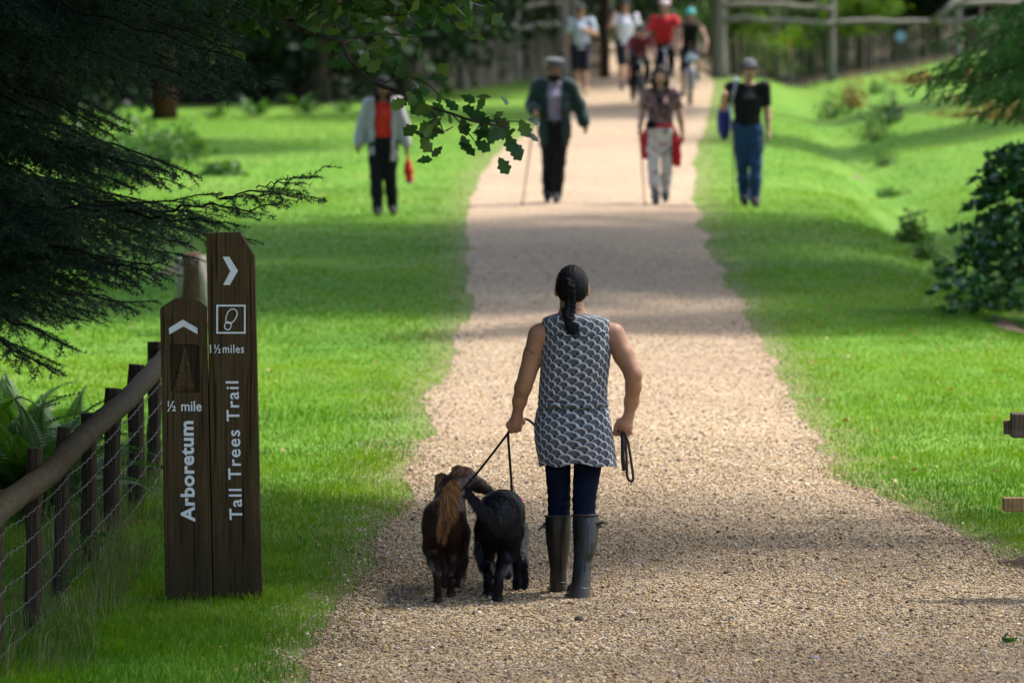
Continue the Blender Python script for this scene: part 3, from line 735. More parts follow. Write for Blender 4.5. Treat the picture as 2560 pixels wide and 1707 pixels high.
ll = laurel_leaf('leaf'); cl = []
r_ = np.random.default_rng(3)
for i in range(900):   # shoots carry whorls of leaves, spread over an uneven mound that leans left low down
    t = r_.random()**.75; a = r_.random()*6.283; R = (1.22-.55*t)*(.5+.5*r_.random())
    cl.append((bx+math.cos(a)*R*.95-.12*(1-t), by+math.sin(a)*R*.8, bz+.10+1.40*t+.08*r_.normal()))
n = 0; extra = []
for i, c in enumerate(sorted(cl, key=lambda q: q[1]+.5*q[0])):
    for k in range(7):
        a = k*2*math.pi/7+i; out = Vector((c[0]-bx, c[1]-by, .35)).normalized(); d = (Vector((math.cos(a), math.sin(a), .35))*.8+out*.7).normalized()
        if i < 42 :
            o = link('leaf', ll, bush); o.location = Vector(c)-bush.location; o.rotation_mode = 'QUATERNION'; o.rotation_quaternion = d.to_track_quat('Y', 'Z'); s = r_.uniform(.085, .13); o.scale = (s,)*3
        else: extra.append(Vector(c)+d*.06)
V, Q = leaves(np.array([tuple(e) for e in extra]), .12, .40, .6, r_); o = obj('foliage', V, Q, m_glossy_a, bush, False); pointattr(o.data, 'var', np.repeat(r_.random(len(Q)), 4)); tag(o, kind='stuff')
# --- generic leafy clump and bush
def clump(name, x, y, rx, ry, h, n, leaf, mat, label, cat='bush', group=None, seed=0, stems=5, z=None):
    z0 = float(gz(x, y)) if z is None else z
    r = np.random.default_rng(seed+77); root = empty(name, (x, y, z0), label, cat, group)
    d = r.normal(size=(n, 3)); d /= np.linalg.norm(d, axis=1)[:, None]; d[:, 2] = np.abs(d[:, 2])
    lob = 1+.25*np.sin(np.arctan2(d[:, 1], d[:, 0])*3+seed)+.2*np.sin(d[:, 2]*9+seed*2)
    c = d*(r.random(n)**.45*lob)[:, None]*np.array([rx, ry, h]) + np.array([x, y, z0+.02])
    V, Q = leaves(c, leaf, .5, .9, r); o = obj('foliage', V, Q, mat, root, False)
    pointattr(o.data, 'var', np.repeat(np.clip(vnoise(c[:, 0]*6/rx+seed, c[:, 2]*6/h, 5)*.7+.4*r.random(n)-.1, 0, 1), 4))
    if stems:
        mb = MB()
        for i in range(stems):
            a = i*2.4; mb.tube([(x, y, z0-.05), (x+math.cos(a)*rx*.5, y+math.sin(a)*ry*.5, z0+h*.75)], [.012+.01*h, .004], 4)
        mb.build('stem', m_oakbark, root)
    return root
# ferns with real fronds
def frond_mesh(name, mat, n=30, L=1.0):
    V, Fc = [], []
    def pos(t): return np.array([0, L*(t-.12*t*t), L*(.55*t-.62*t*t)])
    for i in range(n):
        t = .12+.86*i/n; p = pos(t); w = L*.19*math.sin(math.pi*min(1, (t+.12)))**.8*(1.02-t)+.01
        for s in (-1, 1):
            b = len(V); q = p+np.array([s*w, w*.35, -w*.25]); e = L*.0095
            V += [p+np.array([0, -e, 0]), p*.5+q*.5+np.array([0, -e*1.1, .01]), q, p*.5+q*.5+np.array([0, e*1.1, .01]), p+np.array([0, e*.7, 0])]
            Fc += [(b, b+1, b+3, b+4), (b+1, b+2, b+3)]
    for i in range(6):
        t0, t1 = i/6, (i+1)/6; b = len(V); w = .008*L
        V += [pos(t0)+[w, 0, 0], pos(t0)-[w, 0, 0], pos(t1)-[w*.7, 0, 0], pos(t1)+[w*.7, 0, 0]]; Fc.append((b, b+1, b+2, b+3))
    me = mesh(name, np.array(V), Fc, mat, False); pointattr(me, 'var', np.linspace(.2, .9, len(V))); return me
FR = {m.name: frond_mesh('frond', m) for m in (m_fern, m_bracken)}
def fern(x, y, s, nf, label, mat=m_fern, seed=0, group=None, name='fern'):
    r = random.Random(seed); root = empty(name, (x, y, float(gz(x, y))), label, 'fern', group)
    for i in range(nf):
        o = link('frond', FR[mat.name], root); o.rotation_mode = 'QUATERNION'
        o.rotation_quaternion = Quaternion((0, 0, 1), i*2.399+r.random()) @ Quaternion((1, 0, 0), r.uniform(.1, .95)) @ Quaternion((0, 1, 0), r.uniform(-.4, .4))
        k = s*r.uniform(.7, 1.1); o.scale = (k, k, k); o.location = (r.gauss(0, .05), r.gauss(0, .05), 0)
    return root
def px_fern(px, py, s, nf, label, **k):
    g = G(px, py); return fern(g.x, g.y, s, nf, label, **k)
px_fern(75, 1290, 1.02, 44, 'large green fern just behind the wire fence, below the fir branches', seed=1)
px_fern(-60, 1240, 1.1, 36, 'fern cut off by the left edge behind the log rail', seed=2)
px_fern(160, 1210, .78, 32, 'smaller fern with a frond reaching right behind the third fence post', seed=3)
px_fern(30, 1130, .85, 30, 'farthest fern of the clump behind the rail', seed=4)
# blue-green undergrowth beyond the fir, at the left
for i, (px, py, rx, h, lab) in enumerate([(300, 470, .5, .75, 'pale blue-green leafy shrub seen in a gap of the fir branches'), (390, 420, .55, .7, 'blue-green leafy shrub left of the reddish trunk'), (215, 480, .45, 1.0, 'greyish leafy shrub deep among the fir branches'),
        (460, 395, .4, .35, 'low pale green weeds on the lawn near the reddish trunk'), (560, 440, .28, .16, 'small flat patch of weeds in the left lawn')]):
    g = G(px, py); clump('undergrowth', g.x, g.y, rx, .6, h, 900, .09, m_mid if i else m_fern, lab, seed=i, stems=4)
for i, (px, py, s, lab) in enumerate([(640, 292, .75, 'bright fern at the dark wood edge, left of the pair'), (760, 288, .7, 'bright fern at the dark wood edge, right of the pair'), (540, 300, .5, 'low fern at the wood edge beside the reddish trunk'), (860, 282, .45, 'dim fern at the wood edge just left of the hatted walker'), (1120, 240, .5, 'fern at the foot of the far left paling')]):
    px_fern(px, py, s, 16, lab, seed=20+i)
# growth in the ditch at the right
for i, (px, py, rx, h, mt, lab) in enumerate([(2080, 268, .42, .5, m_mid, 'pale green weed tuft at the head of the ditch'), (2130, 262, .30, .62, m_bracken, 'reddish brown tuft beside the ditch head'), (2185, 335, .50, .62, m_mid, 'biggest green shrub growing in the ditch'),
        (2225, 305, .28, .55, m_dark, 'dark little shrub with brown tips behind the ditch shrub'), (2210, 392, .30, .26, m_mid, 'low pale weeds at the near end of the ditch shrubs'), (2190, 238, .2, .28, m_mid, 'small weed tuft above the ditch'), (2225, 452, .22, .14, m_fern, 'pale flat weed in the ditch bottom'),
        (2280, 560, .2, .3, m_mid, 'sparse upright weed on the grassy bank'), (2310, 600, .18, .16, m_mid, 'small green weed below the sparse dark one'), (2360, 640, .14, .16, m_mid, 'tiny weed near the laurel foot'), (2500, 745, .35, .3, m_mid, 'pale green low plant under the laurel')]):
    g = G(px, py); clump('weed_tuft', g.x, g.y, rx, .4, h, 420, .05 if h < .3 else .075, mt, lab, cat='plant', seed=40+i, stems=3)
for i, (px, py, rx, h, lab) in enumerate([(2470, 330, .9, .38, 'brown bracken patch on the bank under the hanging fir'), (2560, 350, .8, .45, 'brown bracken at the right edge of the bank'), (2290, 232, .6, .3, 'small brown heap on the far lawn'), (2420, 245, .5, .25, 'brown low growth beneath the fir twigs')]):
    g = G(px, py); clump('bracken_patch', g.x, g.y, rx, .5, h, 700, .07, m_bracken, lab, cat='bracken', seed=60+i, stems=3)
# --- the wood behind
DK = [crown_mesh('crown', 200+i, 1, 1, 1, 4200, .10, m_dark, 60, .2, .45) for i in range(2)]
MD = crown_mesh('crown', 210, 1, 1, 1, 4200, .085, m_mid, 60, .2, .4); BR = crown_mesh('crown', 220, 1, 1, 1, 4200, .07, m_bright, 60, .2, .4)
tms = {}
for nm, bk in (('oak', m_oakbark), ('red', m_redbark)):
    mb = trunk_mb(11, .19, (0, 0), 7, h0=.25, seed=5, spread=2.6); tms[nm] = mesh('trunk', mb.v, mb.f, bk)
G_WL = 'dark trees of the wood behind the left lawn'; G_WR = 'trees beyond the paling fence'
g = G(412, 300)
tree('pine_tree', g.x, g.y, 13, .2, DK[0], 7.5, (3.2, 3.2, 4.2), 'tree with a reddish brown trunk at the left wood edge', None, m_redbark, tm=tms['red'], seed=1)
r_ = random.Random(31)
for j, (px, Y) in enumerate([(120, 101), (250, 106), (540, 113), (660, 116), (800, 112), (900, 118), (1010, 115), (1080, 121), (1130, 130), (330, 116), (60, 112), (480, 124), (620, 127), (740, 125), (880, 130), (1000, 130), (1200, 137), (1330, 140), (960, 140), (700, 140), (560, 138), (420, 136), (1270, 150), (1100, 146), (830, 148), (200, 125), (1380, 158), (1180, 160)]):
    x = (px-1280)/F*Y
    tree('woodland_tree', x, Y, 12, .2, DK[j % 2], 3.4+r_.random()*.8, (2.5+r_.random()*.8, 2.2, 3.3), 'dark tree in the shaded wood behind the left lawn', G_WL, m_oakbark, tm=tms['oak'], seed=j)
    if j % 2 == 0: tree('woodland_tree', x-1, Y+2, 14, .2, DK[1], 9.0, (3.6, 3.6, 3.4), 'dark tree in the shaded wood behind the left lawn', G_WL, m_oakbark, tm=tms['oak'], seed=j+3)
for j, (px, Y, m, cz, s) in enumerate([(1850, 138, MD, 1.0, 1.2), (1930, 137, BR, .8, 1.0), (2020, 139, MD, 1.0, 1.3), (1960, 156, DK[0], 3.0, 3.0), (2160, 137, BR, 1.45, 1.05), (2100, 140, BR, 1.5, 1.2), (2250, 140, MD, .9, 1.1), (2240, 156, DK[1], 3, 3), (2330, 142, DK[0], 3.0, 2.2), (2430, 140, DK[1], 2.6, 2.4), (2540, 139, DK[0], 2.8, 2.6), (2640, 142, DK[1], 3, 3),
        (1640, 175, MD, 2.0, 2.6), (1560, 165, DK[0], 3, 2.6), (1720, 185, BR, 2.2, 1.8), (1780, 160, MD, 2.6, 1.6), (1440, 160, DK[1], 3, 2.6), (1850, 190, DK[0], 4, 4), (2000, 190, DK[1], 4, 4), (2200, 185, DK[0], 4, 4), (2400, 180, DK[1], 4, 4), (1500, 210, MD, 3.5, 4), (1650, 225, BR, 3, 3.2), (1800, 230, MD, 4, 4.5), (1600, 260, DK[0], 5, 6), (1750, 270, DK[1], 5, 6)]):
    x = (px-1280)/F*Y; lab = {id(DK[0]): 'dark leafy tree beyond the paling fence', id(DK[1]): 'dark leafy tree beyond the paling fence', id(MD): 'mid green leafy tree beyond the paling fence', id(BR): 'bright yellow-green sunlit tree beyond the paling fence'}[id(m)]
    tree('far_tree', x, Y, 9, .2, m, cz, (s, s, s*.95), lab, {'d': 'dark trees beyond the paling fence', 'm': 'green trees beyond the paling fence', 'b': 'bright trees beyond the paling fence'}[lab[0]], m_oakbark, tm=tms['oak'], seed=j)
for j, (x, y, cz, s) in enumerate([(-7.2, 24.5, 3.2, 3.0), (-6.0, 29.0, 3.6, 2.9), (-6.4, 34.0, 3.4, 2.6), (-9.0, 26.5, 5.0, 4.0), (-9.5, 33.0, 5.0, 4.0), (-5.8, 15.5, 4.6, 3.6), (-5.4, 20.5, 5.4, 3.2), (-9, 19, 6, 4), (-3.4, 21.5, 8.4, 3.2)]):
    tree('woodland_tree', x, y, 10, .2, DK[j % 2], cz, (s, s, s*.85), 'unseen dark tree added left of the wire fence to block sky light', 'unseen dark trees added to darken the left foreground', m_oakbark, tm=tms['oak'], seed=j+50)  # unseen trees added to cut sky light on the left foreground
# backing wood so that no horizon shows
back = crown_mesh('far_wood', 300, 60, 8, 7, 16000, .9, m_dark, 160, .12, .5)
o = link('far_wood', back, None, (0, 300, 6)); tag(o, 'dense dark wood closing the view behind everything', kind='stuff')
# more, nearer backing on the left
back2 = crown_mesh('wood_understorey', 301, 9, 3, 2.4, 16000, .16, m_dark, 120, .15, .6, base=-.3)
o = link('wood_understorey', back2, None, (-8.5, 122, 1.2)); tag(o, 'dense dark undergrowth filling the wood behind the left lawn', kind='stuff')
# --- scattered fallen leaves
x = np.concatenate([RNG.uniform(1.6, 4.6, 200), RNG.uniform(-3.6, -.6, 60)]); y = np.concatenate([RNG.uniform(31, 52, 200), RNG.uniform(27, 60, 60)])
k = on_lawn(x, y); x, y = x[k], y[k]
V, Q = leaves(np.stack([x, y, gz(x, y)+.03], 1), .036, .7, .25); m_fall = leafmat('fallen_leaf', [(0, (.22, .11, .035)), (.6, (.34, .22, .09)), (1, (.46, .38, .22))], .3, .7)
o = obj('fallen_leaves', V, Q, m_fall, None, False); pointattr(o.data, 'var', np.repeat(RNG.random(len(Q)), 4)); tag(o, 'tan and orange fallen leaves scattered over the lawns', kind='stuff')

# --- bits of twig and dead leaf lying on the gravel
x = RNG.uniform(-1.6, 3.2, 170); y = RNG.uniform(24.5, 44, 170); l, r = edges(y); k = (x > l+.05) & (x < r-.05); x, y = x[k], y[k]
V, Q = leaves(np.stack([x, y, path_z(x, y)+.012], 1), .022, .45, .2)
o = obj('leaf_litter', V, Q, leafmat('litter', [(0, (.05, .03, .02)), (.6, (.16, .09, .04)), (1, (.34, .24, .10))], .1, .8), None, False); pointattr(o.data, 'var', np.repeat(RNG.random(len(Q)), 4)); tag(o, 'small brown bits of leaf and twig lying on the gravel path', kind='stuff')
# ================================================================== timber things
def timber(name, a, b, axis_scale=(6, 6, .5), rough=.8, ring=1.0, green=0.0):
    m, nt, p = new_mat(name, rough, .10); v = coords(nt, axis_scale)
    n = noise(nt, v, 3.2, 5, .65, 1.2); n2 = noise(nt, coords(nt, (60, 60, 1.2)), 3, 3, .6)
    w = nt.nodes.new('ShaderNodeTexWave'); nt.links.new(coords(nt, (1, 1, .10)), w.inputs[0]); w.inputs['Scale'].default_value = 14; w.inputs['Distortion'].default_value = 9; w.inputs['Detail'].default_value = 3; w.inputs['Detail Scale'].default_value = 1.2
    c = ramp(nt, n, [(.3, a), (.7, b)]); c = mix(nt, ramp(nt, w.outputs[1], [(.3, (0, 0, 0)), (.9, (.5*ring,)*3)]), c, tuple(x*.5 for x in a))
    c = mix(nt, ramp(nt, n2, [(.45, (0, 0, 0)), (.75, (.45, .45, .45))]), c, tuple(x*1.35 for x in b))
    if green: c = mix(nt, ramp(nt, noise(nt, coords(nt), 7, 4, .7), [(.5, (0, 0, 0)), (.75, (green,)*3)]), c, (.07, .09, .03))
    nt.links.new(c, p.inputs['Base Color']); bump(nt, p, n2, .5, .004); return m
m_sign = timber('stained_sign_timber', (.050, .032, .015), (.110, .072, .036), ring=.6)
nt = m_sign.node_tree; p = nt.nodes['Principled BSDF']; src = p.inputs['Base Color'].links[0].from_socket     # damp stains rising from the ground, drying cracks
sx = nt.nodes.new('ShaderNodeSeparateXYZ'); nt.links.new(coords(nt), sx.inputs[0]); zz = E(nt, sx.outputs[2]); wob = E(nt, noise(nt, coords(nt, (9, 9, 1.6)), 1.5, 4, .6))
stain = (1.0-(zz+wob*-.9).ss(-.30, .22))*.6
c = mix(nt, stain, src, (.022, .020, .012)); crk = ramp(nt, noise(nt, coords(nt, (70, 70, 1.4)), 1, 3, .5, .4), [(.60, (0, 0, 0)), (.66, (.8, .8, .8))]); c = mix(nt, crk, c, (.012, .008, .005))
kn = voro(nt, coords(nt, (5, 5, 1.3)), 1.0, 'Distance'); c = mix(nt, ramp(nt, kn, [(.05, (.8, .8, .8)), (.10, (0, 0, 0))]), c, (.018, .010, .006)); nt.links.new(c, p.inputs['Base Color'])
m_recess = timber('carved_recess_timber', (.024, .014, .008), (.055, .032, .017))
m_post = timber('weathered_post_timber', (.024, .016, .010), (.070, .047, .030), green=.3)
m_rail = timber('rail_log_bark', (.022, .016, .009), (.060, .045, .026), (2, 2, 2), green=.25)
m_grey = timber('grey_weathered_oak', (.13, .12, .105), (.30, .275, .245))
m_pale = timber('grey_chestnut_pale', (.14, .12, .095), (.33, .29, .23))
m_plank = timber('yellow_brown_plank', (.17, .11, .045), (.34, .24, .11))
m_beam = timber('dark_brown_beam', (.05, .038, .028), (.14, .11, .085))
m_wire = simple('galvanised_wire', (.055, .055, .058), .7, .3, metal=.0, bmp=0)
m_white = simple('routed_white_paint', (.78, .80, .84), .6, .3, .08, 60, .2, .001)
SY = 28.0
def pl(pts, Y): return [W(a, b, Y) for a, b in pts]
def slab(pts, Y, th, mb=None):
    mb = mb or MB(); A = pl(pts, Y); n = len(A); B = [v+Vector((0, th, 0)) for v in A]
    mb.add(A+B, [list(range(n)), [n+i for i in range(n)][::-1]]+[[i, n+i, n+(i+1) % n, (i+1) % n] for i in range(n)]); return mb
def fixn(me):
    import bmesh
    bm_ = bmesh.new(); bm_.from_mesh(me); bmesh.ops.recalc_face_normals(bm_, faces=bm_.faces); bm_.to_mesh(me); bm_.free(); me.update()
def booled(name, mb, cutters, mat, parent, bev=.004):
    me = mesh(name, mb.v, mb.f, mat, False); fixn(me); o = bpy.data.objects.new('tmp', me); COL.objects.link(o); cs = []
    for c in cutters:
        cm_ = mesh('c', c.v, c.f, mat, False); fixn(cm_); co = bpy.data.objects.new('c', cm_); COL.objects.link(co); cs.append(co)
        md = o.modifiers.new('b', 'BOOLEAN'); md.operation = 'DIFFERENCE'; md.object = co; md.solver = 'EXACT'
    dg = bpy.context.evaluated_depsgraph_get(); m2 = bpy.data.meshes.new_from_object(o.evaluated_get(dg))
    for q in [o]+cs: bpy.data.objects.remove(q)
    m2.name = name; m2.transform(Matrix.Translation(-parent.location)); m2.materials.clear(); m2.materials.append(mat)
    r = link(name, m2, parent)
    if bev:
        b = r.modifiers.new('edge', 'BEVEL'); b.width = bev; b.segments = 2; b.limit_method = 'ANGLE'; b.angle_limit = math.radians(50)
    return r
def lean(px, py): return px
def Z7(pts): return [(380+x/3.267, 560+y/3.267) for x, y in pts]
def text(name, s, parent, x0, y0, length, cap, vert, off=.0, base_lean=.0135, Y=SY, sp=1.0):
    "lettering laid on the board: (x0,y0)=start of the baseline in photo pixels"
    cu = bpy.data.curves.new('t', 'FONT'); cu.body = s; cu.size = 1; cu.offset = off; cu.space_character = sp; cu.extrude = 0; cu.fill_mode = 'FRONT'; cu.resolution_u = 3
    o = bpy.data.objects.new('t', cu); COL.objects.link(o); dg = bpy.context.evaluated_depsgraph_get(); dg.update()
    me = bpy.data.meshes.new_from_object(o.evaluated_get(dg)); bpy.data.objects.remove(o)
    co = np.array([v.co[:] for v in me.vertices]); fc = [list(f.vertices) for f in me.polygons]
    x = (co[:, 0]-co[:, 0].min())/(co[:, 0].max()-co[:, 0].min())*length; y = co[:, 1]/.73*cap
    if vert: px = x0-y-x*base_lean; py = y0-x-y*base_lean*0
    else: px = x0+x-y*base_lean; py = y0-y
    V = [W(a, b, Y-.0035) for a, b in zip(px, py)]; n = len(V); Vb = [v+Vector((0, .003, 0)) for v in V]
    from collections import Counter
    ec = Counter(); 
    for f in fc:
        for i in range(len(f)): ec[(f[i], f[(i+1) % len(f)])] += 1
    side = [[b, a, a+n, b+n] for (a, b) in ec if (b, a) not in ec]
    fs = fc+side; par_ = list(range(2*n))
    def find(a):
        while par_[a] != a: par_[a] = par_[par_[a]]; a = par_[a]
        return a
    for f in fs:
        for b in f[1:]: par_[find(b)] = find(f[0])
    xs_ = {}
    for i in range(2*n): k = find(i); q = x[i % n]; a, b = xs_.get(k, (q, q)); xs_[k] = (min(a, q), max(b, q))
    glyphs = []
    for k, (a, b) in sorted(xs_.items(), key=lambda t: t[1]):      # pieces that overlap along the line are one character
        if glyphs and a < glyphs[-1][1]-1.0: glyphs[-1][0].add(k); glyphs[-1][1] = max(glyphs[-1][1], b)
        else: glyphs.append([{k}, b])
    VV = V+Vb
    for ks, _ in glyphs:
        fl = [f for f in fs if find(f[0]) in ks]; us = sorted({i for f in fl for i in f}); ix = {u_: i for i, u_ in enumerate(us)}
        obj('letter', [VV[u_] for u_ in us], [[ix[i] for i in f] for f in fl], m_white, parent, False)
def ribbon(pts, w, Y, closed=True):
    mb = MB(); P = pl(pts, Y); n = len(P); h = w/506/2
    for i in range(n if closed else n-1):
        a, b = P[i], P[(i+1) % n]; d = (b-a).normalized(); s = Vector((-d.z, 0, d.x))*h; a2, b2 = a-d*h*.8, b+d*h*.8
        y = Vector((0, -.0030-.0001*(i % 2), 0)); yb = Vector((0, .001, 0))
        mb.add([a2-s+y, b2-s+y, b2+s+y, a2+s+y, a2-s+yb, b2-s+yb, b2+s+yb, a2+s+yb], [(0, 1, 2, 3), (0, 4, 5, 1), (1, 5, 6, 2), (2, 6, 7, 3), (3, 7, 4, 0)])
    return mb
# --- right, taller board
g = W(594, 1490, SY)
bR = empty('trail_sign', (g.x, SY, 0), 'taller right-hand sign board reading Tall Trees Trail with a chevron pointing right', 'sign')
pr = [(515.5, 584), (600, 582), (636, 641), (656, 1530), (535, 1530)]
chR = Z7([(575, 268), (632, 268), (702, 383), (635, 500), (580, 500), (638, 388)])
booled('board', slab(pr, SY+.004, .085), [slab(chR, SY-.02, .028)], m_sign, bR)
slab(chR, SY+.0055, .004).build('arrow', m_white, bR)
sq = Z7([(532, 666), (758, 666), (758, 888), (532, 888)]); sq = [(531+14.5, 764), (612.5, 764), (613, 833), (546, 833)] if False else sq
ribbon(sq, 4.2, SY).build('frame', m_white, bR)
mb = ribbon(Z7([(601, 795), (606, 755), (620, 718), (645, 695), (672, 693), (692, 712), (696, 738), (684, 770), (664, 796), (650, 806), (625, 800)]), 2.6, SY-.0002)
m2 = ribbon(Z7([(602, 806), (592, 832), (598, 855), (615, 864), (633, 860), (645, 838), (647, 815), (625, 808)]), 2.6, SY-.0004); mb.add(m2.v, m2.f); mb.build('boot_print', m_white, bR)
text('lettering', '1½miles', bR, 525, 882, 85, 22, False, .008, sp=1.1, Y=SY+.004)
text('lettering', 'Tall Trees Trail', bR, 605.5, 1299, 346, 33, True, .012, base_lean=.029, sp=1.15, Y=SY+.004)
slab([(520, 800), (528, 800), (543, 1520), (527, 1520)], SY+.045, .02).build('dark_gap_strip', m_recess, bR)  # added strip behind the gap, so the seam between the boards shows dark
# --- left, shorter board
g = W(474, 1505, SY)
bL = empty('trail_sign', (g.x, SY, 0), 'shorter left-hand sign board reading Arboretum with a chevron pointing up', 'sign')
plf = [(400, 772), (412, 763), (424, 756), (436, 748), (449, 747), (484, 747), (515, 770), (532, 1530), (414, 1530)]
chL = Z7([(135, 852), (252, 780), (372, 848), (373, 905), (255, 840), (137, 907)])
pan = Z7([(150, 988), (365, 988), (380, 1003), (384, 1368), (372, 1380), (160, 1380), (146, 1366), (136, 1003)])
booled('board', slab(plf, SY, .09), [slab(chL, SY-.02, .028), slab(pan, SY-.02, .030)], m_sign, bL)
slab(chL, SY+.0055, .004).build('arrow', m_white, bL)
pan2 = slab(pan, SY+.0085, .003).build('carved_panel', m_recess, bL)
fir_o = []
for i in range(9):                      # jagged fir silhouette in relief
    t = i/8; w = 14+t*88; y = 1010+t*340; fir_o.append((262+w*.62, y-12)); fir_o.append((262+w, y+8))
right = fir_o; left = [(524-x, y+6*(i % 3)) for i, (x, y) in enumerate(fir_o)][::-1]
tr = Z7([(263, 996)]+right+[(300, 1366), (262, 1350), (225, 1366)]+left)
c0 = W(*Z7([(262, 1200)])[0], SY+.002); A = pl(tr, SY+.004); n = len(A)
inner = [a.lerp(c0, .22)+Vector((0, -.005, 0)) for a in A]; base = [a+Vector((0, .0045, 0)) for a in A]
mb = MB().add(base+inner+[c0], [[i, (i+1) % n, n+(i+1) % n, n+i] for i in range(n)]+[[n+i, n+(i+1) % n, 2*n] for i in range(n)]); mb.build('carved_tree', m_sign, bL)
text('lettering', '½ mile', bL, 418, 1027, 86, 26, False, .012)
text('lettering', 'Arboretum', bL, 486.5, 1304, 252, 35, True, .030, base_lean=.018, sp=1.06)
for z7, rr_, par in (((498, 338), .006, bR), ((690, 325), .004, bR), ((345, 1490), .003, bL)):   # knots
    c = W(*Z7([z7])[0], SY-.001); mb = MB(); mb.tube([c+Vector((0, .002, 0)), c+Vector((0, -.0005, 0))], [rr_, rr_*.6], 8); mb.build('knot', m_recess, par)
# ------------------------------------------------------------------ the log-and-wire fence at the left
fpos = [(-2.335, 25.5), (-2.27, 26.7), (-2.25, 28.1), (-2.215, 29.5), (-2.19, 30.85), (-2.17, 32.6), (-2.16, 34.1), (-2.15, 35.9), (-2.14, 37.6)]
fpos = [(-2.36, 22.6), (-2.345, 24.1)]+fpos
wf = empty('wire_fence', (-2.3, 25.0, 0), 'rustic fence of round posts, a thick log rail and wire netting at the left', 'fence')
rf = random.Random(5)
for (x, y) in fpos:
    h = .83+rf.uniform(-.04, .05); lx, ly = rf.uniform(-.03, .03), rf.uniform(-.03, .03); w = .041+rf.uniform(-.006, .008)
    mb = MB(); n = 7; K = 9
    P = [Vector((x+lx*t+rf.uniform(-.006, .006), y+ly*t, -.15+(h+.15)*t)) for t in [i/K for i in range(K+1)]]
    mb.tube(P, [w*(1+rf.uniform(-.09, .09)) for _ in P], n); mb.build('post', m_post, wf)
P = [Vector((x+.085+rf.uniform(-.006, .006), y, .755+.012*math.sin(i*1.7)+rf.uniform(-.008, .008))) for i, (x, y) in enumerate(fpos)]
P[2].z = .745; PP = catmull(P, 5)
V0 = MB(); V0.tube(PP, [.058*(1+.05*math.sin(i*2.1)+rf.uniform(-.025, .025)) for i in range(len(PP))], 14); V0.build('log_rail', m_rail, wf, True)
WX = [(x+.062, y) for x, y in fpos]
for h in (.08, .22, .36, .50, .62):
    mb = MB(); PP = []
    for i in range(len(WX)-1):
        for k in range(20):
            t = k/20; x = WX[i][0]*(1-t)+WX[i+1][0]*t; y = WX[i][1]*(1-t)+WX[i+1][1]*t
            PP.append((x+.004*math.sin((i*20+k)*1.9), y, h-.012*math.sin(math.pi*t)+.004*math.cos((i*20+k)*1.9)))
    mb.tube(PP, .0028, 4); mb.build('wire', m_wire, wf)
mb = MB()
for i in range(len(WX)-1):
    L = abs(WX[i+1][1]-WX[i][1]); k = int(L/.14)
    for j in range(k):
        t = (j+.3)/k; x = WX[i][0]*(1-t)+WX[i+1][0]*t; y = WX[i][1]*(1-t)+WX[i+1][1]*t; dx = rf.uniform(-.006, .006)
        mb.tube([(x, y, .07), (x+.004+dx, y+dx, .35), (x, y, .62)], .0014, 3)
tag(mb.build('netting', m_wire, wf), kind='stuff')
# small sprigs of weed growing in the netting
for i, (px, py, Y) in enumerate([(195, 1352, 28.6), (250, 1340, 28.9), (170, 1450, 28.0)]):
    c = W(px, py, Y); r = np.random.default_rng(i); cc = np.array(c)+r.normal(size=(22, 3))*[.03, .03, .02]
    root = empty('weed_sprig', (c.x, c.y, 0), ['leafy weed sprig poking through the netting left of the third wire', 'yellow-green sprig tip by the netting nearest the Arboretum board', 'low leafy sprig at the foot of the netting'][i], 'plant')
    V, Q = leaves(cc, .035, .4, 1, r); o = obj('foliage', V, Q, m_fern, root, False); pointattr(o.data, 'var', np.repeat(r.random(len(Q)), 4))
    MB().tube([(c.x-.03, c.y, -.02), tuple(c)], [.004, .002], 4).build('stem', m_weed, root)
# ------------------------------------------------------------------ cut log standing behind the sign
c = W(478, 800, 47); st_ = empty('tree_stump', (c.x, 47, float(gz(c.x, 47))), 'pale cut tree stump showing above the Arboretum board', 'stump')
mb = MB(); P = [Vector((c.x-.01, 47, -.1)), Vector((c.x, 47, .3)), Vector((c.x-.005, 47, .52)), Vector((c.x-.02, 47, .66))]
mb.tube(P, [.15, .12, .11, .105], 14); mb.build('trunk', simple('stump_bark', (.06, .036, .024), .9, .1, .5, 12, .6, .02), st_, True)
mb = MB(); q = Vector((c.x+.085, 46.97, .42)); mb.tube([q+Vector((0, 0, -.45)), q, q+Vector((-.01, 0, .22))], [.06, .055, .05], 10); mb.build('split_side', simple('pale_split_wood', (.20, .18, .155), .85, .1, .35, 14, .5, .01), st_, True)
mb = MB(); mb.tube([Vector((c.x-.082, 46.96, .1)), Vector((c.x-.078, 46.93, .40)), Vector((c.x-.085, 46.92, .64))], [.04, .036, .03], 8); mb.build('bark_flap', simple('pale_bark', (.18, .16, .14), .85, .1, .4, 14, .5, .01), st_, True)
# bare earth patches by the stump
def patch(px, py, rx, ry, label, mat):
    g_ = G(px, py); r = np.random.default_rng(int(px)); n = 26; V = [(g_.x, g_.y, float(gz(g_.x, g_.y))+.03)]
    for i in range(n):
        a = i/n*6.283; q = 1+.3*math.sin(3*a+px)+.15*r.normal(); x, y = g_.x+math.cos(a)*rx*q, g_.y+math.sin(a)*ry*q; V.append((x, y, float(gz(x, y))+.004))
    o = obj('bare_earth', V, [(0, i+1, (i+1) % n+1) for i in range(n)], mat); tag(o, label, kind='structure')
m_earth = simple('bare_earth', (.13, .09, .065), .95, .1, .4, 6, .6, .02)
patch(455, 672, .22, 1.5, 'pinkish brown bare earth behind the stump', m_earth)
patch(2556, 1412, .12, .35, 'dark bare soil at the corner of the right lawn', simple('dark_soil', (.045, .032, .022), .95, .1, .4, 10, .6, .02))
patch(2530, 790, .16, 1.0, 'brown soil under the laurel', m_earth)
patch(2148, 405, .10, 2.2, 'brown soil showing in the ditch bottom', m_earth)
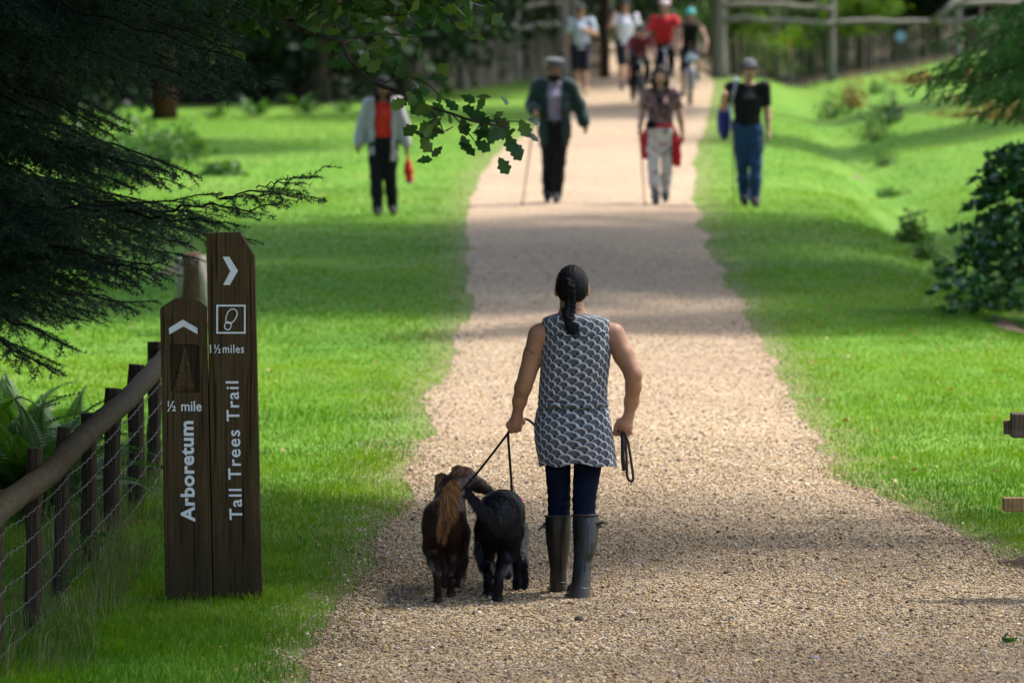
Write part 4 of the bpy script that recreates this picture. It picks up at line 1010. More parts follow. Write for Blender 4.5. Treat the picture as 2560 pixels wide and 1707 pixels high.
# ------------------------------------------------------------------ rails poking in at the right edge
BY = 28.0; bx0 = W(2510, 1060, BY).x
br_ = empty('rail_barrier', (bx0+.55, BY, 0), 'wooden barrier whose two rail ends poke in at the right edge', 'barrier')
def pxbox(name, x0, y0, x1, y1, Y, th, mat, parent, bev=.006):
    mb = slab([(x0, y0), (x1, y0), (x1, y1), (x0, y1)], Y, th); o = booled(name, mb, [], mat, parent, bev); return o
m_beamh = timber('dark_brown_beam_lying', (.05, .038, .028), (.14, .11, .085), (.5, 6, 6))
m_plankh = timber('yellow_plank_lying', (.17, .11, .045), (.34, .24, .11), (.5, 6, 6))
pxbox('rail', 2530, 1035, 2900, 1095, BY-.03, .12, m_beamh, br_); pxbox('tenon', 2511, 1053, 2531, 1086, BY+.0, .06, m_beamh, br_, .004)
pxbox('lower_rail', 2509, 1246, 2900, 1279, BY-.02, .09, m_plankh, br_)
pxbox('post', 2800, 960, 2875, 1540, BY+.065, .12, m_post, br_)
# ------------------------------------------------------------------ far fences and gate posts
def log_post(x, y, h, r, mat, parent, name='post', seed=0):
    q = random.Random(seed); z = float(gz(x, y)); mb = MB(); P = [Vector((x+q.uniform(-.015, .015), y, z-.2+(h+.2)*i/8)) for i in range(9)]
    mb.tube(P, [r*(1.06-.12*i/8+q.uniform(-.03, .03)) for i in range(9)], 12); return mb.build(name, mat, parent, True)
def far_fence(nm, posts, rails, pales, label, mpost, mpale, h=2.9, braces=(), y0=0):
    x0, yy0 = posts[0][:2]; root = empty(nm, (x0, yy0, float(gz(x0, yy0))), label, 'fence')
    q = random.Random(int(abs(x0)*10))
    for i, (x, y, r) in enumerate(posts): log_post(x, y, h, r, mpost, root, seed=i)
    for (i, j, z0, z1) in rails:
        a = Vector((posts[i][0], posts[i][1]-.10, z0)); b = Vector((posts[j][0], posts[j][1]-.10, z1)); mb = MB()
        P = [a.lerp(b, t)+Vector((0, 0, q.uniform(-.03, .03)+.03*math.sin(t*5))) for t in np.linspace(-.01, 1.01, 9)]
        mb.tube(P, [.065*(1+q.uniform(-.15, .15)) for _ in P], 7); mb.build('rail', mpost, root, True)
    for (a, b) in braces: MB().tube([a, a.lerp(b, .5)+Vector((.02, 0, -.03)), b], [.07, .075, .065], 7).build('brace', mpost, root, True)
    a = Vector((posts[0][0], posts[0][1]+.08, 0)); b = Vector((posts[-1][0], posts[-1][1]+.08, 0))
    pts = [Vector((p[0], p[1]+.14, 0)) for p in posts]; mes = []
    for v in range(5):
        mb = MB(); w = .032+.006*v*.5; mb.tube([(0, 0, -.05), (.012*(v-2), 0, .45), (0, 0, .97)], [w, w*.95, w*.75], 5, sq=(1, .5)); mes.append(mesh('pale', mb.v, mb.f, mpale, False))
    for s in range(len(pts)-1):
        L = (pts[s+1]-pts[s]).length; n = int(L/.098)
        for i in range(n):
            p = pts[s].lerp(pts[s+1], (i+.5)/n); o = link('pale', mes[q.randrange(5)], root); o.location = (p.x-x0+q.uniform(-.012, .012), p.y-yy0, float(gz(p.x, p.y))-root.location.z); o.rotation_euler = (0, q.uniform(-.045, .045), q.uniform(-.3, .3)); o.scale = (1, 1, q.uniform(.90, 1.08))
    return root
FYR = 131.0
def fx(px, Y=FYR): return (px-1280)/F*Y
tY = FYR-.2
far_fence('paling_fence', [(fx(1797), FYR, .17), (fx(2078), FYR, .095), (fx(2392), FYR, .10), (fx(2720), FYR+1, .1)], [(0, 1, 1.68, 1.66), (0, 1, 1.34, 1.28), (1, 2, 1.24, 1.32), (2, 3, 1.70, 1.72), (2, 3, 1.3, 1.3)],
          None, 'grey paling and rail fence to the right of the gateway', m_grey, m_pale, braces=[(Vector((fx(2325), tY, 1.30)), Vector((fx(2392), tY, 1.85)))])
far_fence('paling_fence', [(fx(1402), FYR-.6, .17), (fx(1290), 128, .09), (fx(1155, 121), 121.5, .10), (fx(1010, 117), 117, .09)], [(0, 1, 1.72, 1.72), (0, 1, 1.25, 1.25), (1, 2, 1.72, 1.75), (1, 2, 1.25, 1.28), (2, 3, 1.75, 1.75), (2, 3, 1.28, 1.28)],
          None, 'shaded paling and rail fence to the left of the gateway', m_grey, m_pale)
for px, r, lab in ((1428, .16, 'thick grey gatepost behind the man in the pale blue shirt'), (1512, .11, 'dark slimmer gatepost between the two walking men')):
    z = float(gz(fx(px), FYR-.3)); root = empty('gatepost', (fx(px), FYR-.3, z), lab, 'post'); log_post(fx(px), FYR-.3, 3.2, r, m_grey if px < 1500 else m_post, root, 'shaft', px)
    MB().tube([(fx(px), FYR-.3-r*.9, z+1.0), (fx(px), FYR-.35-r*.9, z+1.2)], .02, 6).build('hinge', m_wire, root)
# open gate leaf seen edge-on against the left gatepost: vertical boards
gt = empty('gate', (fx(1470), FYR-.1, 0), 'grey board gate standing in the gateway behind the walking men', 'gate')
for i in range(9):
    px = 1448+i*6.6; mb = MB(); mb.box((fx(px), FYR-.1, .62), (.052, .03, 1.12+.04*math.sin(i*2))); mb.build('board', m_pale, gt)
for z in (.3, 1.0): MB().box((fx(1474), FYR-.065, z), (.56, .03, .09)).build('crosspiece', m_grey, gt)
# coloured discs on the fence and a hanging orange strip
c = W(2252, 92, FYR-.3); root = empty('waymark_disc', c, 'small pale blue disc on the paling fence', 'marker'); MB().tube([c+Vector((0, .01, 0)), c], [.12, .12], 16).build('disc', simple('pale_blue_plastic', (.22, .36, .60), .5, .4, .1), root)
MB().tube([c+Vector((0, .0, .0)), c-Vector((0, .012, 0))], [.05, .05], 12).build('boss', simple('blue_boss', (.3, .45, .68), .5, .4, .1), root)
c = W(1972, 128, FYR-.4)
root = empty('orange_tape', (c.x, c.y, 0), 'strip of faded orange tape on the palings right of the gateway', 'tape')
MB().tube([c+Vector((.02, 0, .35)), c+Vector((0, -.02, .1)), c+Vector((.01, 0, -.18))], [.03, .045, .02], 6, sq=(1, .3)).build('strip', simple('faded_orange', (.55, .22, .08), .7, .2, .2), root)
# ------------------------------------------------------------------ single stones on the path
def pebble(px, py, r, col, label, flat=.7):
    g_ = G(px, py); z = float(path_z(g_.x, g_.y)); q = np.random.default_rng(int(px)); S = Sdf(.01)
    S.ell((0, 0, r*flat*.6), (r, r*.8, r*flat)); S.ell((r*.3, 0, r*flat*.5), (r*.7, r*.7, r*flat*.8))
    o = S.build('stone', simple('stone', col, .8, .2, .35, 40), None, r/7); o.location = (g_.x, g_.y, z-.003); tag(o, label, 'stone')
pebble(1447, 1563, .022, (.085, .075, .06), 'dark rounded stone on the path below the wellington boots', .75)
pebble(1410, 1577, .021, (.42, .28, .10), 'flat ochre stone beside the dark rounded one', .3)
pebble(2110, 1468, .018, (.45, .29, .10), 'small ochre stone on the open path to the right', .4)
pebble(2476, 1560, .020, (.36, .22, .15), 'pinkish stone on the path near the lower right corner', .6)
pebble(2035, 1663, .024, (.22, .22, .24), 'flat grey stone near the bottom edge of the path', .3)
pebble(2200, 1600, .017, (.25, .24, .25), 'grey stone right of the flat bottom one', .4)
g_ = G(2530, 1625); clump('weed_seedling', g_.x, g_.y, .05, .05, .03, 26, .035, m_fern, 'tiny green seedling sprouting in the gravel at lower right', cat='plant', seed=91, stems=0, z=float(path_z(g_.x, g_.y)))
# ================================================================== people
def skin(name, c): return simple(name, c, .5, .4, .20, 7, .12, .003, sss=.15)
m_skinw = skin('tanned_skin', (.37, .18, .105)); m_skinp = skin('pale_skin', (.42, .23, .16)); m_skinb = skin('brown_skin', (.17, .08, .045))
m_hair = simple('black_hair', (.006, .005, .006), .6, .12, .5, 5, .6, .006, stretch=(30, 30, 3))
m_bhair = simple('brown_hair', (.10, .05, .025), .45, .4, .4, 5, .5, .006, stretch=(30, 30, 3))
m_eye = simple('dark_eye', (.01, .01, .01), .2, .5, 0, 5, 0)
m_lip = simple('lip', (.30, .10, .09), .5, .4, .1, 5, 0)
def fab(name, c, var=.18, rough=.85, scale=14, sheen=.1): return simple(name, c, rough, .2, var, scale, .5, .012, sheen=sheen)
FB = dict(white=fab('white_cotton', (.66, .67, .72)), black=fab('black_cloth', (.007, .007, .010), sheen=0), red=fab('red_jersey', (.52, .022, .03)), scarlet=fab('scarlet_top', (.55, .03, .015)), green=fab('dark_green_jacket', (.010, .028, .026)),
          mauve=fab('mauve_knit', (.20, .18, .26)), denim=fab('blue_denim', (.012, .040, .11), .5, scale=6), paleblue=fab('pale_blue_shirt', (.42, .50, .62), .15), navy=fab('navy_cloth', (.012, .014, .03)), jacket=fab('pale_grey_jacket', (.33, .32, .33)),
          tshirt=fab('white_tshirt', (.70, .72, .84), .08), grey=fab('grey_cap', (.085, .088, .10)), darkgrey=fab('dark_grey', (.04, .04, .05)), shoe=fab('dark_shoe', (.02, .02, .022)), tan=fab('tan_shoe', (.35, .24, .12)), blue=fab('royal_blue_bag', (.015, .03, .16)), crimson=fab('crimson_jacket', (.40, .012, .025)), maroon=fab('maroon_cloth', (.16, .02, .03)))
def printed(name, cols, sc, stretch=(1, 1, 1)):
    m, nt, p = new_mat(name, .85, .2); n = noise(nt, coords(nt, stretch), sc, 2, .6, .8); nt.links.new(ramp(nt, n, cols), p.inputs['Base Color']); return m
FB['blouse'] = printed('brown_patterned_blouse', [(.36, (.05, .032, .04)), (.48, (.16, .09, .10)), (.60, (.28, .17, .17)), (.68, (.08, .05, .06))], 9)
FB['print'] = printed('white_grey_printed_trousers', [(.36, (.06, .055, .06)), (.44, (.30, .28, .30)), (.5, (.58, .56, .60)), (.62, (.50, .48, .52)), (.68, (.35, .05, .08))], 7)
def wr(s, amp, fz=22, fx_=9, seed=0.0):
    "cloth folds"
    s.disp = lambda X, Y, Z: amp*(np.sin(X*fx_*2+np.sin(Z*fz*.6+seed)*2.2+seed)*np.sin(Z*fz+X*9+seed)+.5*np.sin(Z*fz*2.1-X*17+Y*12+seed*2))
    return s
def person(label, px, py, H, J=None, skinm=m_skinp, fit=None, group=None, yaw=0, name='person', hair=None, h=.011, back=False, Y=None, gnd=True):
    "px,py: where the feet meet the ground in the photograph; joints in metres for a 1.72 m figure facing the camera"
    g_ = G(px, py) if Y is None else Vector(((px-1280)/F*Y, Y, 0)); x, y = g_.x, g_.y; z = float(path_z(x, y)) if gnd else 0
    root = empty(name, (x, y, z), label, 'person', group); k = H/1.72
    D = dict(pel=(0, 0, .93), ch=(0, .0, 1.27), nk=(0, .02, 1.46), hd=(0, -.015, 1.615), shL=(-.175, .01, 1.40), shR=(.175, .01, 1.40), elL=(-.225, .03, 1.12), elR=(.225, .03, 1.12), wrL=(-.24, -.03, .88), wrR=(.24, -.03, .88),
             hiL=(-.085, 0, .90), hiR=(.085, 0, .90), knL=(-.09, -.03, .49), knR=(.09, -.03, .49), anL=(-.09, .02, .09), anR=(.09, .02, .09), toL=(-.10, -.15, .03), toR=(.10, -.15, .03))
    D.update(J or {}); D = {a: np.array(b, float)*k for a, b in D.items()}
    def body(gr, arm=0, leg=0):
        pass
    S = Sdf(.022*k); hd, nk = D['hd'], D['nk']; sg = 1 if not back else -1
    S.ell(hd, (.077*k, .094*k, .108*k), .02); S.ell(hd+np.array([0, -.025*sg, -.055])*k, (.056*k, .060*k, .062*k), .03)
    S.cone(hd+np.array([0, -.088*sg, -.005])*k, hd+np.array([0, -.106*sg, -.030])*k, .010*k, .015*k, .012)      # nose
    for s in (-1, 1): S.ell(hd+np.array([s*.080, .01, -.012])*k, (.012*k, .022*k, .032*k), .006)   # ears
    S.cone(nk-np.array([0, 0, .05])*k, hd+np.array([0, .01, -.07])*k, .056*k, .050*k, .03)
    ch, pe = D['ch'], D['pel']
    S.chain([pe, (pe+ch)/2, ch, nk-np.array([0, 0, .05])*k], [.100*k, .090*k, .092*k, .055*k])
    for a in 'LR':
        sh, el, wr_, hi, kn, an, to = (D[n+a] for n in ('sh', 'el', 'wr', 'hi', 'kn', 'an', 'to')); s = -1 if a == 'L' else 1
        S.cone(nk-np.array([0, 0, .06])*k, sh, .055*k, .055*k); S.chain([sh, sh*.55+el*.45, el], [.054*k, .048*k, .039*k]); S.chain([el, el*.65+wr_*.35, wr_], [.040*k, .041*k, .027*k])
        d = (wr_-el); d /= np.linalg.norm(d); d = d*.8+np.array([0, 0, -.35]); d /= np.linalg.norm(d)
        f = np.cross(d, [0, 1., 0]); f = f/np.linalg.norm(f)*s if np.linalg.norm(f) > .2 else np.array([1., 0, 0])
        w_ = np.cross(d, f); w_ /= np.linalg.norm(w_)
        pc = wr_+d*.055*k; S.ell(pc, (.030*k, .038*k, .050*k), .012)
        for i, (o_, l_) in enumerate(((-.024, .055), (-.008, .066), (.009, .062), (.025, .048))):   # fingers, lightly curled
            b0 = wr_+d*.085*k+w_*o_*k; b1 = b0+(d*.8+f*-.3)*l_*.55*k; b2 = b1+(d*.35-f*.7)*l_*.55*k; S.chain([b0, b1, b2], [.0105*k, .0095*k, .008*k], .006)
        t0 = wr_+d*.03*k-w_*.028*k; S.chain([t0, t0+(d*.5-w_*.6)*.04*k, t0+(d*.9-w_*.35)*.075*k], [.014*k, .012*k, .009*k], .008)
        S.cone(pe+np.array([s*.04, 0, -.02])*k, hi, .10*k, .09*k); S.chain([hi, hi*.5+kn*.5, kn], [.088*k, .072*k, .054*k]); S.chain([kn, kn*.66+an*.34+np.array([0, .012*sg, 0])*k, an], [.052*k, .053*k, .034*k])
        S.chain([an+np.array([0, .03*sg, -.035])*k, to], [.036*k, .028*k])
    S.build('body', skinm, root, h*k)
    Sx = Sdf(.02)
    for s in (-1, 1):
        Sx.ell(hd+np.array([s*.030, -.086*sg, .010])*k, (.012*k, .010*k, .008*k), .001)
    Sx.build('eyes', m_eye, root, .004)
    Sdf(.002).ell(hd+np.array([0, -.088*sg, -.062])*k, (.024*k, .010*k, .008*k)).build('mouth', m_lip, root, .004)
    fit = fit or {}
    # trousers or shorts
    if 'legs' in fit:
        mt, kind = fit['legs']; T = Sdf(.035*k); ex = fit.get('legx', .014)
        T.ell(pe+np.array([0, 0, .0])*k, (.165*k, .125*k, .12*k), .05)
        for a in 'LR':
            hi, kn, an = D['hi'+a], D['kn'+a], D['an'+a]
            if kind == 'shorts': T.chain([hi, hi*.1+kn*.9], [(.098+ex)*k, (.078+ex)*k], .04)
            else: T.chain([hi, hi*.5+kn*.5, kn], [(.095+ex)*k, (.078+ex)*k, (.060+ex)*k], .04); T.chain([kn, kn*.5+an*.5, an+np.array([0, .005, -.015])*k], [(.060+ex)*k, (.060+ex)*k, (.046+ex)*k], .03)
        wr(T, .004, 26, 8, px*.1); T.build('shorts' if kind == 'shorts' else 'trousers', mt, root, h*k)
    if 'shoes' in fit:
        for a in 'LR':
            an, to = D['an'+a], D['to'+a]; T = Sdf(.03*k)
            T.chain([an+np.array([0, .028*sg, -.045])*k, an*.4+to*.6+np.array([0, 0, .012])*k, to], [.042*k, .044*k, .036*k]); T.cone(an+np.array([0, 0, .03])*k, an-np.array([0, 0, .03])*k, .046*k, .044*k)
            T.build('shoe', fit['shoes'], root, h*k)
    def torso(S, ex, hem, top=1.0, sleeves='short', cuff=None, slx=None):
        slx = ex if slx is None else slx
        hz = hem*k; pz = pe[2]
        pts = [pe+np.array([0, 0, (hem-.93)])*k, (pe*.6+ch*.4), ch, nk-np.array([0, 0, .09])*k]
        w_ = [(.150+ex)*k, (.142+ex)*k, (.168+ex)*k, (.105+ex)*k]; dd = [(.115+ex)*k, (.108+ex)*k, (.120+ex)*k, (.085+ex)*k]
        if 'girth' in fit: w_ = [a*fit['girth'] for a in w_]; dd = [a*fit['girth'] for a in dd]
        rings = [(p[2], p[0], p[1], a, b) for p, a, b in zip(pts, w_, dd)]
        rings = [r for i, r in enumerate(rings) if i == 0 or r[0] > rings[i-1][0]+.01]
        S.loft(rings, .05)
        for a in 'LR':
            sh, el, wr_ = D['sh'+a], D['el'+a], D['wr'+a]; S.cone(nk-np.array([0, 0, .075])*k, sh-np.array([0, 0, .008])*k, (.060+ex)*k, (.060+ex)*k, .04)
            if sleeves == 'short': S.chain([sh, sh*.4+el*.6], [(.060+slx)*k, (.062+slx)*k], .03)
            elif sleeves == 'long': S.chain([sh, el, el*.1+wr_*.9], [(.062+slx)*k, (.054+slx)*k, (.044+slx)*k], .03)
            elif sleeves == 'half': S.chain([sh, el, ], [(.060+slx)*k, (.056+slx)*k], .03)
        return S
    if 'top' in fit:
        mt, sl, hem = fit['top']; T = torso(Sdf(.03), .006, hem, sleeves=sl); wr(T, .004, 20, 8, px*.3)
        if fit.get('neck'): T.cutbox((hd[0]-.055*k, ch[1]-.3, 1.43*k), (hd[0]+.055*k, ch[1]+.0, 1.7*k))
        T.build('shirt' if sl != 'none' else 'vest', mt, root, h*k)
    if 'coat' in fit:
        mt, hem, gap = fit['coat']; T = torso(Sdf(.03), .030, hem, sleeves='long'); wr(T, .007, 13, 7, px*.3)
        T.loft([(hem*k-.1, pe[0], pe[1], (.185)*k, .15*k), (hem*k+.35*k, pe[0], pe[1], .165*k, .14*k)], .06)
        T.cutbox((ch[0]-gap*k, -1*k, .2), (ch[0]+gap*k, ch[1]+.02, 1.50*k)); T.build('jacket', mt, root, h*k)
    if 'hair' in fit:
        mt, kind = fit['hair']; T = Sdf(.03); b = hd+np.array([0, .004*sg, .014])*k
        T.ell(b, (.088*k, .108*k, .110*k))
        if kind == 'long':
            for s in (-1, 1): T.chain([hd+np.array([s*.066, .02, .02])*k, hd+np.array([s*.082, .0, -.09])*k, hd+np.array([s*.088, -.045, -.20])*k], [.035*k, .032*k, .018*k])
            T.chain([b, b+np.array([0, .05, -.2])*k], [.08*k, .06*k])
        T.cutbox(hd+np.array([-.062, -.3, -.3])*k, hd+np.array([.060, -.03, .040])*k); T.build('hair', mt, root, .008*k)
    if 'hat' in fit:
        mt, kind = fit['hat']; T = Sdf(.012); c_ = hd+np.array([0, .008, .055])*k
        if kind == 'cap': T.ell(c_, (.092*k, .104*k, .070*k)); T.ell(c_+np.array([0, -.105, -.018])*k, (.07*k, .075*k, .012*k)); T.cutbox(c_+np.array([-.3, -.3, -.3])*k, c_+np.array([.3, .3, -.032])*k)
        if kind == 'flat': T.ell(c_+np.array([0, -.015, .018])*k, (.118*k, .130*k, .050*k)); T.ell(c_, (.092*k, .102*k, .055*k)); T.ell(c_+np.array([0, -.11, -.022])*k, (.065*k, .045*k, .016*k))
        if kind == 'brim': T.ell(c_+np.array([0, 0, .01])*k, (.092*k, .100*k, .080*k)); T.ell(c_+np.array([0, 0, -.015])*k, (.155*k, .165*k, .016*k))
        if kind == 'helmet':
            T.ell(c_+np.array([0, 0, -.005])*k, (.108*k, .135*k, .092*k)); T.cutbox(c_+np.array([-.3, -.3, -.3])*k, c_+np.array([.3, .3, -.042])*k)
            for s in (-.05, 0, .05): T.ell(c_+np.array([s, -.10, .045])*k, (.008*k, .08*k, .014*k), .004, sub=True)
        T.build({'cap': 'cap', 'flat': 'cap', 'brim': 'hat', 'helmet': 'helmet'}[kind], mt, root, .008*k)
    if fit.get('glasses'):
        T = Sdf(.008)
        for s in (-1, 1): T.ell(hd+np.array([s*.034, -.098, .012])*k, (.030*k, .012*k, .019*k)); T.cone(hd+np.array([s*.062, -.08, .014])*k, hd+np.array([s*.082, .01, .014])*k, .005, .004)
        T.cone(hd+np.array([-.02, -.10, .016])*k, hd+np.array([.02, -.10, .016])*k, .005, .005); T.build('sunglasses', m_eye, root, .004)
    return root, {a: Vector(tuple(b))+root.location for a, b in D.items()}, k
def held(name, label, cat, mk_, loc, group=None):
    root = empty(name, loc, label, cat, group); mk_(root); return root
def stick(p0, p1, r, mat, label):
    p0, p1 = Vector(p0), Vector(p1)
    z = float(path_z(p1.x, p1.y)); p1.z = z+.004
    root = empty('walking_stick', p1, label, 'stick'); MB().tube([p0, p1], [r, r*.7], 6).build('shaft', mat, root)
    MB().tube([p0+Vector((0, 0, .07)), p0-Vector((0, 0, .07))], [r*1.7, r*1.5], 7).build('grip', FB['shoe'], root)
    MB().tube([p1+Vector((0, 0, .03)), p1], [r*1.3, r*1.1], 6).build('tip', FB['shoe'], root)
# A hatted woman in white jacket and red top (left)
A, JA, k = person('person in an open pale jacket, red top and dark hat carrying a red bag', 958, 538, 1.60, dict(
    shL=(-.17, 0, 1.40), elL=(-.25, .03, 1.13), wrL=(-.31, -.02, .90), elR=(.25, .03, 1.13), wrR=(.29, -.0, .89), knL=(-.085, -.05, .49), anL=(-.07, -.10, .09), toL=(-.06, -.27, .03), knR=(.085, -.0, .5), anR=(.12, .12, .10), toR=(.13, -.05, .03)), m_skinb,
    dict(top=(FB['scarlet'], 'short', .98), coat=(FB['jacket'], .80, .105), legs=(FB['black'], 'long'), shoes=FB['shoe'], hair=(m_hair, 'long'), hat=(FB['black'], 'brim'), legx=.02))
w_ = JA['wrR']+Vector((.02, -.02, -.09))
def mk(root):
    S = Sdf(.03); S.chain([(0, 0, -.06), (.01, 0, -.20), (.02, 0, -.32)], [.02, .05, .045]); wr(S, .006, 30, 9); S.build('bag', FB['scarlet'], root, .012)
    MB().tube([root.location, root.location+Vector((0, 0, -.1))], [.012, .016], 6).build('handle', FB['scarlet'], root)
    Sdf(.03).ell((.022, 0, -.345), (.045, .04, .03)).build('base', fab('pale_pink_cloth', (.6, .3, .33)), root, .012)
held('carrier_bag', 'red bag with a pale base hanging from the hand of the hatted walker', 'bag', mk, w_)
# B grey-capped walker with stick
B, JB, k = person('person in a grey flat cap, open dark green jacket and mauve top with a stick', 1386, 512, 1.75, dict(
    shL=(-.19, 0, 1.40), elL=(-.27, -.02, 1.16), wrL=(-.24, -.18, 1.10), elR=(.29, .03, 1.15), wrR=(.36, -.02, .94), knL=(-.075, -.0, .49), anL=(-.08, .08, .10), toL=(-.085, -.09, .04), knR=(.06, -.05, .49), anR=(.03, -.08, .09), toR=(.02, -.25, .03), hiL=(-.07, 0, .9), hiR=(.07, 0, .9)), m_skinb,
    dict(top=(FB['mauve'], 'short', .97), coat=(FB['green'], .78, .085), legs=(FB['black'], 'long'), shoes=FB['shoe'], hat=(FB['grey'], 'flat'), hair=(m_hair, 'short'), girth=1.08))
S = Sdf(.02); S.ell((0, -.02, 1.50*k), (.085*k, .08*k, .055*k)); wr(S, .004, 40); S.build('scarf', FB['black'], B, .01)
S = Sdf(.02); S.loft([(.94*k, 0, -.01, .175*k, .150*k), (.985*k, 0, -.01, .170*k, .148*k)]); S.build('belt', FB['black'], B, .01); Sdf(.01).ell((0, -.155*k, .963*k), (.022, .012, .022)).build('buckle', m_wire, B, .005)
h_ = JB['wrL']+Vector((0, -.03, -.05)); stick(h_, (G(1305, 505).x, h_.y-.35, 0), .014, fab('pale_wood_stick', (.20, .13, .08)), 'pale wooden walking stick held by the walker with the grey cap')
# C woman in patterned clothes
C_, JC, k = person('person in a brown patterned blouse and printed trousers, red jacket round the waist', 1650, 514, 1.68, dict(
    elL=(-.23, -.0, 1.13), wrL=(-.25, -.16, .98), elR=(.25, .05, 1.13), wrR=(.28, .0, .88), shL=(-.165, 0, 1.39), shR=(.165, 0, 1.39), knL=(-.085, -.04, .49), anL=(-.055, -.06, .09), toL=(-.055, -.22, .03), knR=(.085, .04, .5), anR=(.075, .17, .14), toR=(.07, .02, .06), hiL=(-.080, 0, .9), hiR=(.075, 0, .9)), m_skinp,
    dict(top=(FB['blouse'], 'short', .98), legs=(FB['print'], 'long'), shoes=FB['shoe'], hair=(m_hair, 'long'), girth=1.03, legx=.010, neck=1))
S = Sdf(.02); S.loft([(.955*k, 0, 0, .172*k, .135*k), (1.01*k, 0, 0, .165*k, .13*k)]); S.build('waistband', FB['crimson'], C_, .01)
for s, hem, w0 in ((-1, .60, .055), (1, .52, .085)):
    S = Sdf(.03); S.chain([(s*.13*k, -.01, .95*k), (s*.19*k, 0, .80*k), (s*(.17+w0*.5)*k, .01, hem*k)], [.055*k, .07*k, (.03+w0*.3)*k]); S.cone((s*.10, .10, .93*k), (s*.12, .14, .62*k), .07, .08); wr(S, .006, 18); S.build('tied_jacket', FB['crimson'], C_, .012)
S = Sdf(.02); S.ell((-.12*k, -.16*k, 1.0*k), (.07*k, .04*k, .06*k)); S.build('waist_pack', FB['black'], C_, .01)
S = Sdf(.01); S.chain([(-.06, -.12, 1.43*k), (-.02, -.155, 1.30*k), (0.01, -.15, 1.12*k)], [.014]*3); S.chain([(.06, -.12, 1.43*k), (.02, -.155, 1.30*k)], [.014]*2); S.ell((0, -.165, 1.31*k), (.03, .02, .035)); S.build('camera_strap', FB['black'], C_, .008)
h_ = JC['wrL']+Vector((-.01, -.05, -.04)); stick(h_, (G(1606, 505).x, h_.y-.15, 0), .013, fab('reddish_stick', (.28, .09, .07)), 'reddish walking pole held by the person in printed trousers')
# D man in black polo and jeans
D_, JD, k = person('person in a black polo shirt, blue jeans, grey cap and sunglasses on the grass', 1868, 514, 1.77, dict(
    shL=(-.20, .0, 1.41), shR=(.20, .0, 1.41), elL=(-.28, .02, 1.16), wrL=(-.27, -.12, 1.30), elR=(.235, .03, 1.12), wrR=(.245, -.02, .88), knL=(-.06, .01, .49), anL=(-.03, .10, .10), toL=(-.03, -.07, .04), knR=(.10, -.06, .49), anR=(.085, -.08, .09), toR=(.10, -.25, .03), hd=(.02, -.015, 1.62)), m_skinp,
    dict(top=(FB['black'], 'short', .93), legs=(FB['denim'], 'long'), shoes=FB['shoe'], hair=(m_hair, 'short'), hat=(FB['grey'], 'cap'), glasses=1, girth=1.06))
w_ = JD['shL']+Vector((.03, .12, 0))
def mk(root):
    S = Sdf(.04); S.ell((-.10, .02, -.42), (.09, .13, .24)); S.ell((-.10, .10, -.45), (.08, .06, .16)); S.build('bag', FB['blue'], root, .012)
    S = Sdf(.01); S.chain([(.04, -.16, .06), (-.0, -.20, -.08), (-.03, -.14, -.25)], [.022, .02, .018]); S.chain([(.04, -.16, .06), (.04, 0, .09), (-.02, .10, -.2)], [.022, .02, .018]); S.build('strap', fab('pale_strap', (.30, .31, .38)), root, .01)
held('backpack', 'blue backpack slung on the shoulder of the person in the black polo shirt', 'backpack', mk, w_)
h_ = JD['wrL']+Vector((-.02, -.03, .0)); stick(W(1832, 315, h_.y-.05), (G(1826, 505).x, h_.y-.1, 0), .012, fab('olive_stick', (.14, .13, .06)), 'thin olive walking pole beside the person in jeans')
# E pale blue shirt, far
E_, JE, k = person('person in a pale blue short-sleeved shirt and dark shorts walking through the gateway', 1452, 238, 1.84, dict(
    shL=(-.20, 0, 1.41), shR=(.20, 0, 1.41), elL=(-.27, .02, 1.12), wrL=(-.29, -.02, .86), elR=(.29, -.02, 1.16), wrR=(.10, -.24, 1.26), knL=(-.09, .02, .49), anL=(-.085, .16, .18), toL=(-.085, .03, .08), knR=(.09, -.06, .49), anR=(.09, -.10, .09), toR=(.10, -.27, .03)), m_skinp,
    dict(top=(FB['paleblue'], 'short', .88), legs=(FB['navy'], 'shorts'), shoes=FB['tan'], hair=(m_hair, 'short'), hat=(FB['darkgrey'], 'cap'), girth=1.08))
# F white t-shirt
Fp, JF, k = person('person in a white T-shirt and navy shorts with one hand raised, behind the child', 1562, 228, 1.88, dict(
    shL=(-.20, 0, 1.41), shR=(.20, 0, 1.41), elL=(-.31, -.06, 1.20), wrL=(-.24, -.16, 1.42), elR=(.27, .03, 1.12), wrR=(.28, -.06, .88), knL=(-.07, -.06, .49), anL=(-.06, -.12, .09), toL=(-.06, -.28, .03), knR=(.08, .04, .5), anR=(.08, .20, .20), toR=(.08, .08, .08)), m_skinp,
    dict(top=(FB['tshirt'], 'short', .86), legs=(FB['navy'], 'shorts'), shoes=FB['shoe'], hair=(m_hair, 'short'), hat=(FB['darkgrey'], 'cap'), girth=1.08))
